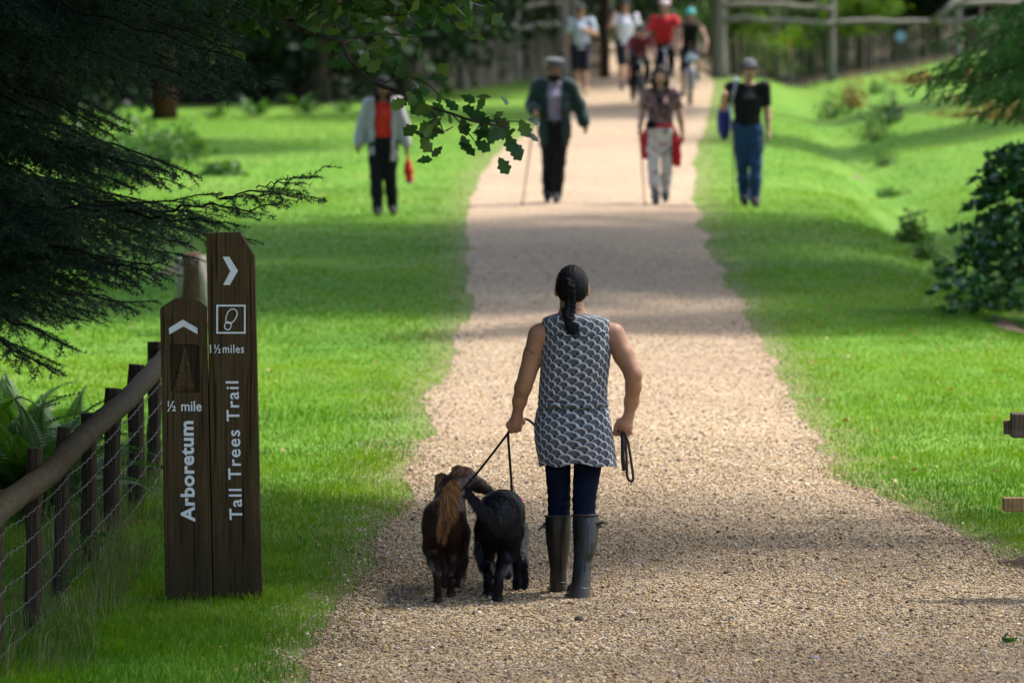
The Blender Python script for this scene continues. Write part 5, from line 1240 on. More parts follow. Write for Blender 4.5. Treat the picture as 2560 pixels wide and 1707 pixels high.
# ------------------------------------------------------------------ bicycles seen head-on
m_tyre = simple('black_tyre', (.015, .015, .015), .8, .2, .2); m_rim = simple('silver_rim', (.5, .5, .52), .3, .6, .1, metal=.8, bmp=0)
def bicycle(label, px, py, s, mframe, mfork, lamp=True, steer=0.0):
    g_ = G(px, py); z = float(path_z(g_.x, g_.y)); root = empty('bicycle', (g_.x, g_.y, z), label, 'bicycle'); R = .335*s
    def pt(x, y, z_): return root.location+Vector((x*s, y*s, z_*s))
    for yy in (0, 1.04):
        mb = MB(); N = 40; c_ = pt(0, yy, .335)
        P = [c_+Vector((0, math.cos(a)*(R-.024), math.sin(a)*(R-.024))) for a in [2*math.pi*i/N for i in range(N+1)]]
        mb.tube(P, .024*s, 8, cap=False); wl = mb.build('wheel', m_tyre, root, True)
        mb = MB(); P = [c_+Vector((0, math.cos(a)*(R-.052), math.sin(a)*(R-.052))) for a in [2*math.pi*i/N for i in range(N+1)]]; mb.tube(P, .010, 6, cap=False)
        for i in range(14):
            a = i*math.pi/7; mb.tube([c_+Vector((.03*(-1)**i, 0, 0)), c_+Vector((0, math.cos(a)*(R-.05), math.sin(a)*(R-.05)))], .0022, 3)
        mb.tube([c_-Vector((.045, 0, 0)), c_+Vector((.045, 0, 0))], .022, 8); mb.build('rim', m_rim, root)
    mb = MB(); A_, B_ = (0, .06, .335), (0, .17, .80)
    for q in (-1, 1): mb.tube([pt(q*.065, 0, .335), pt(q*.065, .07, .58), pt(q*.06, .12, .72)], [.019, .024, .026], 8)
    mb.tube([pt(-.065, .11, .70), pt(.065, .11, .70)], .026, 8); mb.build('fork', mfork, root, True)
    mb = MB(); mb.tube([pt(0, .12, .70), pt(0, .19, .98)], .024, 8)
    mb.tube([pt(0, .17, .85), pt(0, .60, .32)], .026, 8); mb.tube([pt(0, .18, .90), pt(0, .70, .84)], .022, 8); mb.tube([pt(0, .60, .32), pt(0, .74, .94)], .022, 8)
    for q in (-1, 1): mb.tube([pt(q*.06, 1.04, .335), pt(0, .60, .32)], .011, 6); mb.tube([pt(q*.06, 1.04, .335), pt(q*.01, .70, .80)], .010, 6)
    mb.build('frame', mframe, root, True)
    mb = MB(); mb.tube([pt(-.33, .19, 1.02), pt(-.12, .12, 1.01), pt(.12, .12, 1.01), pt(.33, .19, 1.02)], .014, 7); mb.build('handlebar', m_rim if lamp is None else FB['shoe'], root, True)
    for q in (-1, 1): MB().tube([pt(q*.22, .155, 1.015), pt(q*.33, .19, 1.02)], .020, 7).build('grip', FB['shoe'], root)
    S = Sdf(.03); S.cone((0, .62*s, .95*s), (0, .84*s, .97*s), .035, .075); S.build('saddle', FB['shoe'], root, .012)
    mb = MB(); mb.tube([pt(-.09, .60, .32), pt(.09, .60, .32)], .02, 6); mb.tube([pt(-.09, .60, .32), pt(-.10, .60, .15)], .012, 5); mb.tube([pt(.09, .60, .32), pt(.10, .60, .49)], .012, 5); mb.build('crank', m_rim, root)
    for q, zz in ((-1, .15), (1, .49)): MB().box(pt(q*.15, .60, zz), (.10, .08, .022)).build('pedal', FB['shoe'], root)
    if lamp: MB().tube([pt(0, .10, 1.0), pt(0, .02, 1.0)], [.035, .045], 10).build('headlamp', m_rim, root)
    return root, pt
def rider(label, px, py, H, s, Y, skinm, fit, dx=0, knee=0.0):
    "seated behind a handlebar: hips on the saddle, hands on the grips, feet on the pedals"
    k = H/1.72; f = lambda x, y, z: (x/k+0, y/k, z/k)
    J = dict(pel=f(0, .72*s, 1.06*s), hiL=f(-.09, .70*s, 1.02*s), hiR=f(.09, .70*s, 1.02*s), ch=f(dx, .50*s, 1.40*s), nk=f(dx, .42*s, (1.40+.21*k)*s), hd=f(dx, .38*s, (1.40+.36*k)*s),
             shL=f(dx-.19*k, .44*s, (1.40+.14*k)*s), shR=f(dx+.19*k, .44*s, (1.40+.14*k)*s), elL=f(-.32*k, .33*s, 1.26*s), elR=f(.32*k, .33*s, 1.26*s), wrL=f(-.29*s, .21*s, 1.07*s), wrR=f(.29*s, .21*s, 1.07*s),
             knL=f(-.13, .40*s, .66*s), knR=f(.13, .30*s, .95*s), anL=f(-.14, .62*s, .26*s), anR=f(.14, .58*s, .58*s), toL=f(-.15, .47*s, .19*s), toR=f(.15, .43*s, .53*s))
    return person(label, px, py, H, J, skinm, fit)
m_silver = simple('silver_fork', (.50, .50, .58), .35, .5, .1, bmp=0, metal=.3); m_blk = simple('black_frame', (.02, .02, .025), .4, .5, .1, bmp=0); m_bluef = simple('blue_frame', (.03, .06, .22), .35, .5, .1, bmp=0)
bicycle('bicycle with a silver fork ridden by the person in the turquoise helmet', 1727, 266, 1.0, m_blk, m_silver)
rider('cyclist in a turquoise helmet and black vest top', 1727, 266, 1.62, 1.0, 0, m_skinp, dict(top=(FB['black'], 'none', .95), legs=(FB['black'], 'shorts'), shoes=FB['shoe'], hair=(m_bhair, 'long'), hat=(simple('turquoise_helmet', (.03, .48, .46), .35, .5, .1, bmp=0), 'helmet')), dx=.0)
S = Sdf(.03); S.ell((0, .04, .86), (.12, .07, .09)); g_ = G(1727, 266)
def mk(root):
    S = Sdf(.03); S.ell((0, 0, 0), (.13, .07, .08)); S.ell((.05, -.03, .02), (.07, .05, .06)); S.build('bundle', fab('pale_blue_grey_bundle', (.30, .36, .44), .4), root, .012); MB().tube([root.location+Vector((-.12, .05, .05)), root.location+Vector((.12, .05, .05))], .012, 6).build('strap', FB['shoe'], root)
held('handlebar_bag', 'pale bluish bundle on the handlebar of the turquoise-helmeted cyclist', 'bag', mk, Vector((g_.x, g_.y-.02, .90)))
bicycle('bicycle with a round lamp ridden by the person in the red shirt', 1662, 262, 1.05, m_bluef, m_blk)
m_rh = printed('red_and_white_helmet', [(.42, (.45, .02, .05)), (.52, (.65, .60, .62))], 9, (1, .3, 1))
rider('cyclist in a red short-sleeved shirt and a red and white helmet', 1662, 262, 1.84, 1.05, 0, m_skinp, dict(top=(FB['red'], 'short', .96), legs=(FB['black'], 'long'), shoes=FB['shoe'], hair=(m_hair, 'short'), hat=(m_rh, 'helmet'), girth=1.08))
bicycle('small dark bicycle ridden by the child', 1602, 275, .86, m_blk, m_blk)
rider('child cyclist with a dark helmet and a black and red jersey', 1602, 275, 1.42, .86, 0, m_skinp, dict(top=(FB['maroon'], 'short', .96), legs=(FB['black'], 'long'), shoes=FB['shoe'], hair=(m_hair, 'short'), hat=(m_blk, 'helmet')))
# ================================================================== the woman walking away, in the foreground
WYC = 28.1
wr0 = W(1430, 1500, WYC); woman = empty('person', (wr0.x, WYC, 0), 'woman walking away in a wave-print sleeveless tunic, jeans and tall boots with a black braid', 'person')
def Q_(px, py, dy=0.0, org=woman): return np.array(W(px, py, WYC+dy)-org.location)
r5 = 1/506.
S = Sdf(.018)
hc = Q_(1430, 712, .0); S.ell(hc+[0, .010, -.005], (.070, .088, .098), .02); S.ell(hc+[0, .045, -.062], (.052, .055, .055), .03); S.cone(hc+[0, .092, -.01], hc+[0, .108, -.032], .009, .014, .01)
for s in (-1, 1): S.ell(hc+[s*.078, .010, -.028], (.010, .020, .032), .008)
S.chain([Q_(1429, 742, .0), Q_(1430, 772, -.005), Q_(1430, 800, -.01)], [.050, .053, .062], .03)
S.chain([Q_(1430, 806, -.01), Q_(1352, 836, 0)], [.058, .054], .04); S.chain([Q_(1430, 806, -.01), Q_(1530, 834, 0)], [.058, .054], .04)
S.loft([tuple((Q_(1440, y_, 0)[2], .0, .0, w_, d_)) for y_, w_, d_ in ((1110, .14, .10), (1080, .155, .11), (1000, .14, .09), (920, .145, .095), (840, .14, .09))], .04)
armL = [Q_(1348, 840), Q_(1333, 890, .0), Q_(1320, 930, -.01)]; S.chain(armL, [.0560, .0490, .0450])
S.chain([Q_(1315, 948, -.012), Q_(1308, 968, 0), Q_(1299, 1002, .03), Q_(1293, 1036, .055)], [.0430, .0405, .0345, .0240])
armR = [Q_(1535, 838), Q_(1560, 888, -.03), Q_(1582, 932, -.06)]; S.chain(armR, [.0550, .0510, .0440])
S.chain([Q_(1583, 940, -.062), Q_(1584, 965, -.045), Q_(1579, 1003, -.015), Q_(1571, 1042, .0)], [.0420, .0385, .0350, .0240])
# left fist: back of the hand to the camera, four fingers folded forward round the leads, thumb over them
S.cone(Q_(1293, 1038, .055), Q_(1288, 1060, .065), .026, .033, .015); S.ell(Q_(1287, 1060, .065), (.036, .022, .036), .012)
for i, (a, b) in enumerate(((1274, 1066), (1281, 1073), (1289, 1075), (1297, 1071))):
    k = Q_(a, b, .058); S.chain([Q_(1288, 1052, .06), k, k+[.004, .030, -.006], k+[.010, .040, .018], k+[.008, .022, .030]], [.012, .0125-.0005*i, .0112, .0100, .0090], .006)
t0 = Q_(1302, 1046, .066); S.chain([t0, t0+[.010, .020, -.018], t0+[-.006, .040, -.034]], [.015, .0125, .0100], .01)
S.cone(Q_(1270, 1060, .055), Q_(1279, 1080, .062), .012, .009, .01)
# right fist, a little open: curled fingertips show at its left
S.cone(Q_(1571, 1042), Q_(1564, 1062, .002), .026, .036, .015); S.ell(Q_(1562, 1062, .002), (.038, .024, .034), .014)
for i, (a, b) in enumerate(((1576, 1080), (1569, 1086), (1561, 1087), (1554, 1083))):
    k = Q_(a, b, .0); S.chain([Q_(1566, 1066, .002), k, k+[-.006, .028, -.004], k+[-.022, .034, .004], k+[-.036-.002*i, .018, .008-.004*i]], [.014, .0120, .0112, .0102, .0092], .005)
t0 = Q_(1549, 1052, .006); S.chain([t0, Q_(1541, 1066, .01), Q_(1538, 1077, .012)], [.016, .0125, .0100], .01)
S.build('body', m_skinw, woman, .0055)
# --- hair with a braid
m_hair2, nt, p = new_mat('glossy_black_hair', .55, .12)
v = coords(nt, (90, 40, 7)); n = noise(nt, v, 1.0, 4, .6, .5); nt.links.new(ramp(nt, n, [(.3, (.002, .002, .003)), (.7, (.010, .009, .011))]), p.inputs['Base Color']); bump(nt, p, n, .9, .006)
S = Sdf(.02); S.ell(hc+[0, .006, .004], (.0815, .098, .096), .02); S.ell(hc+[0, -.030, -.020], (.078, .066, .072), .02)
S.cutbox(hc+[-.2, .055, -.3], hc+[.2, .3, .045])
def hd_(X, Y, Z):
    a = np.arctan2(X-hc[0], Z-(hc[2]-.03)); return -.0007*(np.sin(a*37+np.sin(Z*60)*2.5)+.8*np.sin(a*61+Z*40))*(Z > hc[2]-.12)
S.disp = hd_; S.build('hair', m_hair2, woman, .004)
S = Sdf(.006)
ys_b = [(1425, 704, -.085, 10), (1426, 715, -.094, 11), (1427, 727, -.092, 12), (1427, 739, -.084, 12.5), (1427, 751, -.078, 13), (1426, 763, -.080, 13.5), (1424, 775, -.085, 14), (1422, 786, -.096, 13), (1421, 795, -.105, 10)]
for i, (a, b, dy, w) in enumerate(ys_b):
    for s in (-1, 1):
        c = Q_(a+s*w*.42, b+(4 if s > 0 else -2), dy); S.ell(c, (w*.68*r5, .017, 9.5*r5), .005, rot=Quaternion((0, 1, 0), s*.75))
S.build('braid', m_hair2, woman, .003)
S = Sdf(.01); S.ell(Q_(1421, 796, -.108), (.013, .013, .006)); S.build('hair_tie', m_hair, woman, .003)
mb = MB(); rh = random.Random(2)
for i in range(420):
    a0 = Q_(1421+rh.gauss(0, 3.0), 797, -.108+rh.gauss(0, .004)); e = Q_(1437+rh.gauss(0, 7.5), 834+rh.gauss(0, 5)-abs(rh.gauss(0, 4)), -.128+rh.gauss(0, .006)); m_ = (a0+e)/2+[rh.gauss(-.006, .006), rh.gauss(0, .004), 0]
    w = .0020; V = [a0+[w, 0, 0], a0-[w, 0, 0], m_-[w, 0, 0], m_+[w, 0, 0], e]; mb.add(V, [(0, 1, 2, 3), (3, 2, 4)])
for i in range(26):
    a0 = Q_(1412+rh.gauss(0, 4), 768, -.07); e = Q_(1409+rh.gauss(0, 3), 800+rh.random()*8, -.115); w = .0012; mb.add([a0+[w, 0, 0], a0-[w, 0, 0], e], [(0, 1, 2)])
mb.v = [tuple(np.array(q)+np.array(woman.location)) for q in mb.v]; mb.build('ponytail', m_hair2, woman)
def wtube(name, pts, r, mat, parent=woman, n=6, m=5):
    P = catmull([Vector(tuple(p))+woman.location for p in pts], m); mb = MB(); mb.tube(P, r, n); return mb.build(name, mat, parent, True)
wtube('neck_cord', [Q_(1401, 768, .02), Q_(1404, 775, -.045), Q_(1430, 773, -.066), Q_(1454, 774, -.045), Q_(1458, 768, .02)], .0018, m_hair)
# --- tunic
m_dress, nt, p = new_mat('wave_print_cotton', .8, .2)
uv = nt.nodes.new('ShaderNodeUVMap'); uv.uv_map = 'UVMap'; sx = nt.nodes.new('ShaderNodeSeparateXYZ'); nt.links.new(uv.outputs[0], sx.inputs[0])
u, vv = E(nt, sx.outputs[0]), E(nt, sx.outputs[1])
CW, RH = .0560, .0225
rowf = vv/RH; j = rowf.fl()
def dome(off):
    jj = j-off; par = (jj.mod(2.0)).abs(); x = (u/CW-par*.5+100.25).fr()*2.0-1.0; y = (rowf-jj)*RH/.034
    return x*1.02, y, (x*x*1.04+y*y).sqrt()
x1, y1, d1 = dome(1.0); x0, y0, d0 = dome(0.0)
def shade(x, y, d):
    crest = d.ss(.72, .86)*(x.ss(-1.0, .4)*.65+.35); arcs = ((d*34.0+x*4.0).sin()*.5+.5)*.40+.16
    cx_, cy_ = x-.62, y-.42; blob = 1.0-(cx_*cx_+cy_*cy_).sqrt().ss(.16, .26); hx, hy = x-.36, y-.30; hole = 1.0-(hx*hx+hy*hy).sqrt().ss(.12, .24)
    return ((arcs*(1.0-crest)+crest*.98).max(blob*.95))*(1.0-hole*.75)
s1, s0 = shade(x1, y1, d1), shade(x0, y0, d0)
in1 = 1.0-d1.ss(.97, 1.02); in0 = 1.0-d0.ss(.97, 1.02)
val = s1*in1+(1.0-in1)*(s0*in0+(1.0-in0)*.06)
c = ramp(nt, val.so, [(0, (.014, .017, .034)), (.3, (.060, .064, .085)), (.6, (.17, .175, .20)), (1, (.56, .56, .58))])
nt.links.new(c, p.inputs['Base Color']); bump(nt, p, noise(nt, uv.outputs[0], 260, 2), .15, .002); p.inputs['Sheen Weight'].default_value = .1
ed = [(784, 1394, 1466, .066), (787, 1384, 1480, .076), (791, 1370, 1498, .086), (795, 1361, 1514, .092), (800, 1357, 1524, .098), (833, 1358, 1528, .112), (877, 1355, 1527, .120), (920, 1352, 1522, .120), (964, 1349, 1517, .112), (991, 1347, 1518, .110), (1008, 1347, 1520, .114), (1018, 1345, 1521, .108), (1030, 1341, 1523, .120), (1055, 1337, 1526, .138), (1094, 1337, 1532, .150), (1126, 1342, 1537, .148), (1150, 1347, 1540, .146), (1166, 1349, 1542, .145)]
ed = np.array(ed, float); NR, NC = 190, 220
pyr = np.concatenate([np.linspace(784, 800, 22), np.linspace(801, 1160, NR-22)])
Vd = np.zeros((NR, NC, 3)); UV = np.zeros((NR, NC, 2)); th = np.linspace(0, 2*math.pi, NC, endpoint=False)
zs = np.array([Q_(1440, q, 0)[2] for q in pyr]); 
for i, q in enumerate(pyr):
    L, R_, d = (np.interp(q, ed[:, 0], ed[:, k]) for k in (1, 2, 3)); cx = Q_((L+R_)/2, q)[0]; hw = (R_-L)/2*r5*1.006
    ct, st = np.cos(th), np.sin(th); e_ = .88
    X = np.sign(ct)*np.abs(ct)**e_*hw; Yk = np.sign(st)*np.abs(st)**e_*d
    hem = sstep(1060, 1160, q); dz = hem*(-.010*np.maximum(0, ct)**2 + .012*np.exp(-((ct)/.45)**2)*(st < 0)*1.0 - .004*np.maximum(0, -ct)**2 + .005*np.sin(th*7))
    fold = np.zeros(NC)
    fold += .012*math.exp(-((q-1009)/5.0)**2)*(1+.35*np.sin(ct*9))-.013*math.exp(-((q-1018)/4.)**2)
    w1 = math.exp(-((q-1005)/34)**2); fold += w1*.0070*np.sin((q-1000)*.42+ct*5.5+1.5*np.sin(ct*8))+w1*.0032*np.sin((q-1000)*.75-ct*7)
    w2 = math.exp(-((q-1075)/40)**2); fold += w2*.0075*np.sin((q-1040)*.26+ct*6.5+.8*np.sin(ct*9+1))*(.6+.4*np.sin(ct*4))
    w3 = math.exp(-((q-900)/60)**2); fold += w3*.0028*np.sin(ct*11+q*.03)+.0016*np.sin(ct*23+q*.05)*w3
    fold += hem*.006*np.sin(th*9+1)
    fold *= 1-.75*np.abs(ct)**5
    if q < 800: fold *= 0
    rr = np.sqrt((X/hw)**2+(Yk/d)**2)+1e-9
    nx, ny = X/hw, Yk/d; nn = np.sqrt(nx**2+ny**2)
    Vd[i, :, 0] = cx+X+nx/nn*fold; Vd[i, :, 1] = -.005+Yk+ny/nn*fold; Vd[i, :, 2] = zs[i]+dz
    ang = (th+math.pi/2+math.pi) % (2*math.pi)-math.pi
    UV[i, :, 0] = ang*(.135+.03*hem*0)+.3; UV[i, :, 1] = zs[i]+dz+.012*np.sin(ct*3)*w2
idx = np.arange(NR)[:-1, None]*NC+np.arange(NC)[None]; idr = np.arange(NR)[:-1, None]*NC+(np.arange(NC)[None]+1) % NC
Fd_ = np.stack([idx, idx+NC, idr+NC, idr], -1).reshape(-1, 4)
me = mesh('tunic', Vd.reshape(-1, 3), Fd_, m_dress, True); uvl = me.uv_layers.new(name='UVMap')
fu = UV.reshape(-1, 2)[Fd_.reshape(-1)].reshape(-1, 4, 2)
sp_ = fu[:, :, 0].max(1)-fu[:, :, 0].min(1); w_ = sp_ > .4; fu[w_] = np.where((fu[w_][:, :, 0] < .3)[:, :, None], fu[w_]+np.array([2*math.pi*.135, 0]), fu[w_])
uvl.data.foreach_set('uv', fu.reshape(-1).astype(np.float32)); tunic = link('tunic', me, woman)
sol = tunic.modifiers.new('thickness', 'SOLIDIFY'); sol.thickness = .0025; sol.offset = 1
def on_back(px, py, lift=.003):
    "point on the tunic's back surface"
    i = int(np.argmin(np.abs(pyr-py))); x = Q_(px, py)[0]; row = Vd[i]; bk = row[row[:, 1] < 0]; k = np.argmin(np.abs(bk[:, 0]-x)); return np.array([x, bk[k, 1]-lift, Q_(px, py)[2]])
m_navy = simple('navy_piping', (.012, .016, .045), .7, .2, .1, bmp=0)
wtube('piping', [on_back(a, b) for a, b in ((1361, 832), (1380, 834), (1405, 836), (1432, 838), (1460, 837), (1490, 832), (1510, 829), (1524, 828))], .0026, m_navy)
# --- jeans
m_jean, nt, p = new_mat('dark_blue_jeans', .8, .2); p.inputs['Specular IOR Level'].default_value = .06; v = coords(nt, (1, 1, 2.2)); n = noise(nt, v, 7, 4, .6)
nt.links.new(ramp(nt, n, [(.3, (.003, .0045, .012)), (.7, (.006, .012, .036))]), p.inputs['Base Color']); bump(nt, p, noise(nt, v, 320, 2), .3, .001)
S = Sdf(.03)
S.ell(Q_(1432, 1110, .01), (.150, .115, .085), .02)
S.chain([Q_(1394, 1150, .02), Q_(1396, 1200, .05), Q_(1398, 1250, .07), Q_(1397, 1300, .05), Q_(1397, 1340, .04)], [.0660, .0600, .0560, .0560, .052], .006)
S.chain([Q_(1471, 1150, 0), Q_(1465, 1200, .0), Q_(1460, 1250, -.02), Q_(1461, 1300, -.07), Q_(1462, 1340, -.10)], [.0720, .0640, .0580, .0560, .052], .006)
S.disp = lambda X, Y, Z: .0022*np.sin(Z*150+np.sin(X*40)*1.5)*np.exp(-((Z-Q_(1430, 1255)[2])/.09)**2)
S.build('jeans', m_jean, woman, .005)
# --- boots
m_boot, nt, p = new_mat('dull_black_rubber', .4, .5); v = coords(nt); n = noise(nt, v, 16, 5, .65)
dz_ = nt.nodes.new('ShaderNodeSeparateXYZ'); nt.links.new(v, dz_.inputs[0]); hz = E(nt, dz_.outputs[2])
c = ramp(nt, n, [(.3, (.006, .0068, .0065)), (.7, (.016, .018, .0165))]); c = mix(nt, (1.0-hz.ss(.02, .16))*.5, c, (.07, .055, .035)); nt.links.new(c, p.inputs['Base Color'])
nt.links.new(ramp(nt, n, [(.3, (.28,)*3), (.7, (.50,)*3)]), p.inputs['Roughness']); bump(nt, p, noise(nt, v, 60, 3), .15, .002)
def boot(prof, dy0, dy1, toe, side, name='boot'):
    "prof: (py, left px, right px)"
    S = Sdf(.012); rings = []
    pyb = prof[-1][0]
    for (q, L, R_) in prof:
        t = (q-prof[0][0])/(pyb-prof[0][0]); dy = dy0+(dy1-dy0)*t; c = Q_((L+R_)/2, q, dy); hw = (R_-L)/2*r5; rings.append((c[2], c[0], c[1], hw, hw*(1.12 if t < .75 else 1.0)))
    rings = rings[::-1]; S.loft(rings, .01)
    a = np.array([rings[0][1], rings[0][2], rings[0][0]]); zf = -woman.location.z
    S.cone(a+[0, .02, .045], a+[toe[0]*.6, .12, .048], .040, .040, .03); S.cone(a+[toe[0]*.6, .12, .042], a+[toe[0], .20, .034], .038, .033, .03)
    top = rings[-1]; S.ell((top[1], top[2], top[0]+.004), (top[3]-.008, top[4]-.008, .03), .002, sub=True)
    o = S.build(name, m_boot, woman, .0045)
    base = a[2]; T = Sdf(.01); T.loft([(base-.0, a[0]+0, a[1]+.01, rings[0][3]*1.0, .050), (base+.022, a[0], a[1]+.01, rings[0][3]*1.03, .052)]); T.cone(a+[toe[0]*.6, .12, .010], a+[toe[0], .20, .010], .042, .036, .02); T.cutbox(a+[-.3, -.3, -.2], a+[.3, .4, -.002]); T.cutbox(a+[-.3, -.3, .024], a+[.3, .4, .2])
    T.build('sole', FB['shoe'], o, .005)
    def W_(p): return Vector(tuple(p))+woman.location
    top = rings[-1]; mb = MB(); P = [W_((top[1]+math.cos(q)*(top[3]+.001), top[2]+math.sin(q)*(top[4]+.001), top[0]+.006*math.sin(q)*-1)) for q in np.linspace(0, 2*math.pi, 33)]
    mb.tube(P, .0055, 7, cap=False, sq=(1, 1)); mb.build('cuff', simple('brown_boot_binding', (.05, .038, .030), .6, .3, .3), o, True)
    for s in (-.007, .007):
        mb = MB(); mb.tube([W_((r[1]+s+.006, r[2]-r[4]*.995, r[0])) for r in rings[3:]], .0022, 5); mb.build('seam', m_boot, o, True)
    for k_, z_ in enumerate((.050, .062, .078)):
        rx, ry = (np.interp(base+z_, [r[0] for r in rings], [r[i] for r in rings]) for i in (3, 4)); cx, cy = (np.interp(base+z_, [r[0] for r in rings], [r[i] for r in rings]) for i in (1, 2))
        mb = MB(); mb.tube([W_((cx+math.cos(q)*rx, cy+math.sin(q)*ry, base+z_-.006*abs(math.cos(q)))) for q in np.linspace(math.pi*1.12, math.pi*1.88, 12)], .0032, 6); mb.build('heel_ridge', m_boot, o, True)
    r = rings[-2]; s = side; zt = rings[-1][0]-.040
    c = np.array([r[1]+s*r[3], r[2]-.012, zt]); mb = MB(); mb.tube([W_(c+[-s*.022, -.030, .012]), W_(c+[s*.002, -.012, .0]), W_(c+[s*.006, .02, -.002])], .008, 6, sq=(.35, 1)); mb.build('strap', m_boot, o, True)
    end = c+([-.034, -.03, -.028] if s < 0 else [.042, -.02, .006]); mb = MB(); mb.tube([W_(c), W_(c*.5+end*.5+[0, 0, .005]), W_(end)], .008, 6, sq=(.3, 1)); mb.build('strap_end', simple('grey_rubber_strap', (.10, .11, .105), .5, .4, .2), o, True)
    mb = MB(); mb.box(W_(c+[s*.006, -.004, -.003]), (.010, .022, .030)); mb.build('buckle', m_boot, o)
    return o
gl = G(1397, 1491).y-WYC; gr_ = G(1449, 1508).y-WYC
boot([(1290, 1363, 1427), (1320, 1363, 1427), (1352, 1365, 1426), (1380, 1369, 1423), (1401, 1372, 1420), (1425, 1375, 1417), (1450, 1374, 1417), (1475, 1376, 1417), (1491, 1378, 1416)], .045, gl+.03, (.018, 0), -1)
boot([(1287, 1431, 1497), (1315, 1431, 1497), (1352, 1433, 1494), (1382, 1434, 1488), (1401, 1434, 1480), (1425, 1432, 1478), (1450, 1429, 1477), (1480, 1425, 1475), (1507, 1423, 1475)], -.075, gr_+.03, (-.028, 0), 1)
# --- tattoo on the left upper arm
ta, tb = Q_(1339, 865), Q_(1330, 905)
def on_arm(px, py):
    p_ = Q_(px, py); t = np.clip((py-840)/50, 0, 1); c = armL[0]*(1-t)+armL[1]*t; r = .056*(1-t)+.049*t; dx = p_[0]-c[0]; return np.array([p_[0], c[1]-math.sqrt(max(r*r-dx*dx*1.03, 1e-5))-.0012, p_[2]])
m_tat = simple('tattoo_ink', (.06, .045, .045), .6, .3, .3)
for i, pts in enumerate((((1312, 868), (1316, 874), (1321, 879), (1328, 881), (1336, 885), (1342, 887)), ((1316, 869), (1320, 872), (1322, 878)), ((1324, 874), (1328, 877), (1332, 883)), ((1330, 878), (1335, 880), (1340, 886)), ((1311, 873), (1316, 878), (1322, 881)))):
    wtube('tattoo', [on_arm(*q) for q in pts], .0026, m_tat, n=4, m=4)
# ================================================================== dogs
def fur(name, V, Qd, mat, parent, n, ln, wd, dirf, r, lift=.22, lenf=None, var=(.1, .9)):
    A, B, C_2, D2 = (V[Qd[:, k]] for k in range(4)); nr = np.cross(C_2-A, D2-B); ar = np.linalg.norm(nr, axis=1); nr /= ar[:, None]+1e-12
    k = r.choice(len(Qd), n, p=ar/ar.sum()); s, t = r.random((2, n, 1)); P = (A[k]*(1-s)+B[k]*s)*(1-t)+(D2[k]*(1-s)+C_2[k]*s)*t; N = nr[k]
    d = dirf(P)+r.normal(size=P.shape)*.22; d -= N*(d*N).sum(1)[:, None]; d /= np.linalg.norm(d, axis=1)[:, None]+1e-9; d = d+N*lift*(.5+r.random((n, 1))); d /= np.linalg.norm(d, axis=1)[:, None]
    L = ln*(.6+.8*r.random(n)); L = (L*lenf(P) if lenf else L)[:, None]
    w = np.cross(d, N); w /= np.linalg.norm(w, axis=1)[:, None]+1e-9; w *= wd/2
    g_ = np.array([0, 0, -1.0]); e1 = P+d*L*.55; e2 = P+d*L+g_*L*.18
    X = np.stack([P-w-N*.001, P+w-N*.001, e1+w*.8, e1-w*.8, e2], 1).reshape(-1, 3); T = (np.array([(0, 1, 2), (0, 2, 3), (3, 2, 4)])[None]+np.arange(n)[:, None, None]*5).reshape(-1, 3)
    me = mesh(name, X, T, mat, True); pointattr(me, 'var', np.repeat(r.uniform(var[0], var[1], n), 5)); o = link(name, me, parent); tag(o, kind='stuff'); return o
def plume(name, core, ends, n, mat, parent, wd, r, jit=.006, spread=.6):
    "hair hanging from a tail core: core/ends are matching polylines"
    c = np.array([tuple(p) for p in catmull([Vector(tuple(q)) for q in core], 8)]); e = np.array([tuple(p) for p in catmull([Vector(tuple(q)) for q in ends], 8)])
    t = r.random(n)*(len(c)-1.001); k = t.astype(int); f = (t-k)[:, None]; P = c[k]*(1-f)+c[k+1]*f+r.normal(size=(n, 3))*jit; En = e[k]*(1-f)+e[k+1]*f
    q = (1-spread*r.random((n, 1))**1.5); En = P+(En-P)*q+r.normal(size=(n, 3))*jit*1.4; M = (P+En)/2+r.normal(size=(n, 3))*jit*.5+np.array([.004, 0, .006])
    w = np.cross(En-P, [0, 1., 0]); w /= np.linalg.norm(w, axis=1)[:, None]+1e-9; w *= wd/2
    X = np.stack([P-w, P+w, M+w, M-w, En], 1).reshape(-1, 3); T = (np.array([(0, 1, 2), (0, 2, 3), (3, 2, 4)])[None]+np.arange(n)[:, None, None]*5).reshape(-1, 3)
    me = mesh(name, X, T, mat, True); pointattr(me, 'var', np.repeat(r.random(n), 5)); o = link(name, me, parent); tag(o, kind='stuff'); return o
def furmat(name, stops, rough=.5):
    m, nt, p = new_mat(name, rough, .14); a = nt.nodes.new('ShaderNodeAttribute'); a.attribute_name = 'var'; nt.links.new(ramp(nt, a.outputs['Fac'], stops), p.inputs['Base Color']); return m
m_bfur = furmat('liver_brown_fur', [(0, (.014, .007, .005)), (.6, (.035, .016, .010)), (1, (.075, .034, .018))]); m_bbase = simple('liver_brown_coat', (.022, .011, .008), .5, .4, .3, 20)
m_copper = furmat('copper_tail_hair', [(0, (.03, .012, .005)), (.45, (.15, .062, .022)), (.8, (.30, .14, .055)), (1, (.52, .30, .14))], .45)
m_kfur = furmat('black_fur', [(0, (.003, .003, .004)), (.6, (.007, .007, .010)), (1, (.018, .018, .024))], .36); m_kbase = simple('black_coat', (.006, .006, .008), .5, .4, .3, 20)
def dogpt(root): return lambda px, py, Y: np.array(W(px, py, Y)-root.location)
r_ = np.random.default_rng(77)
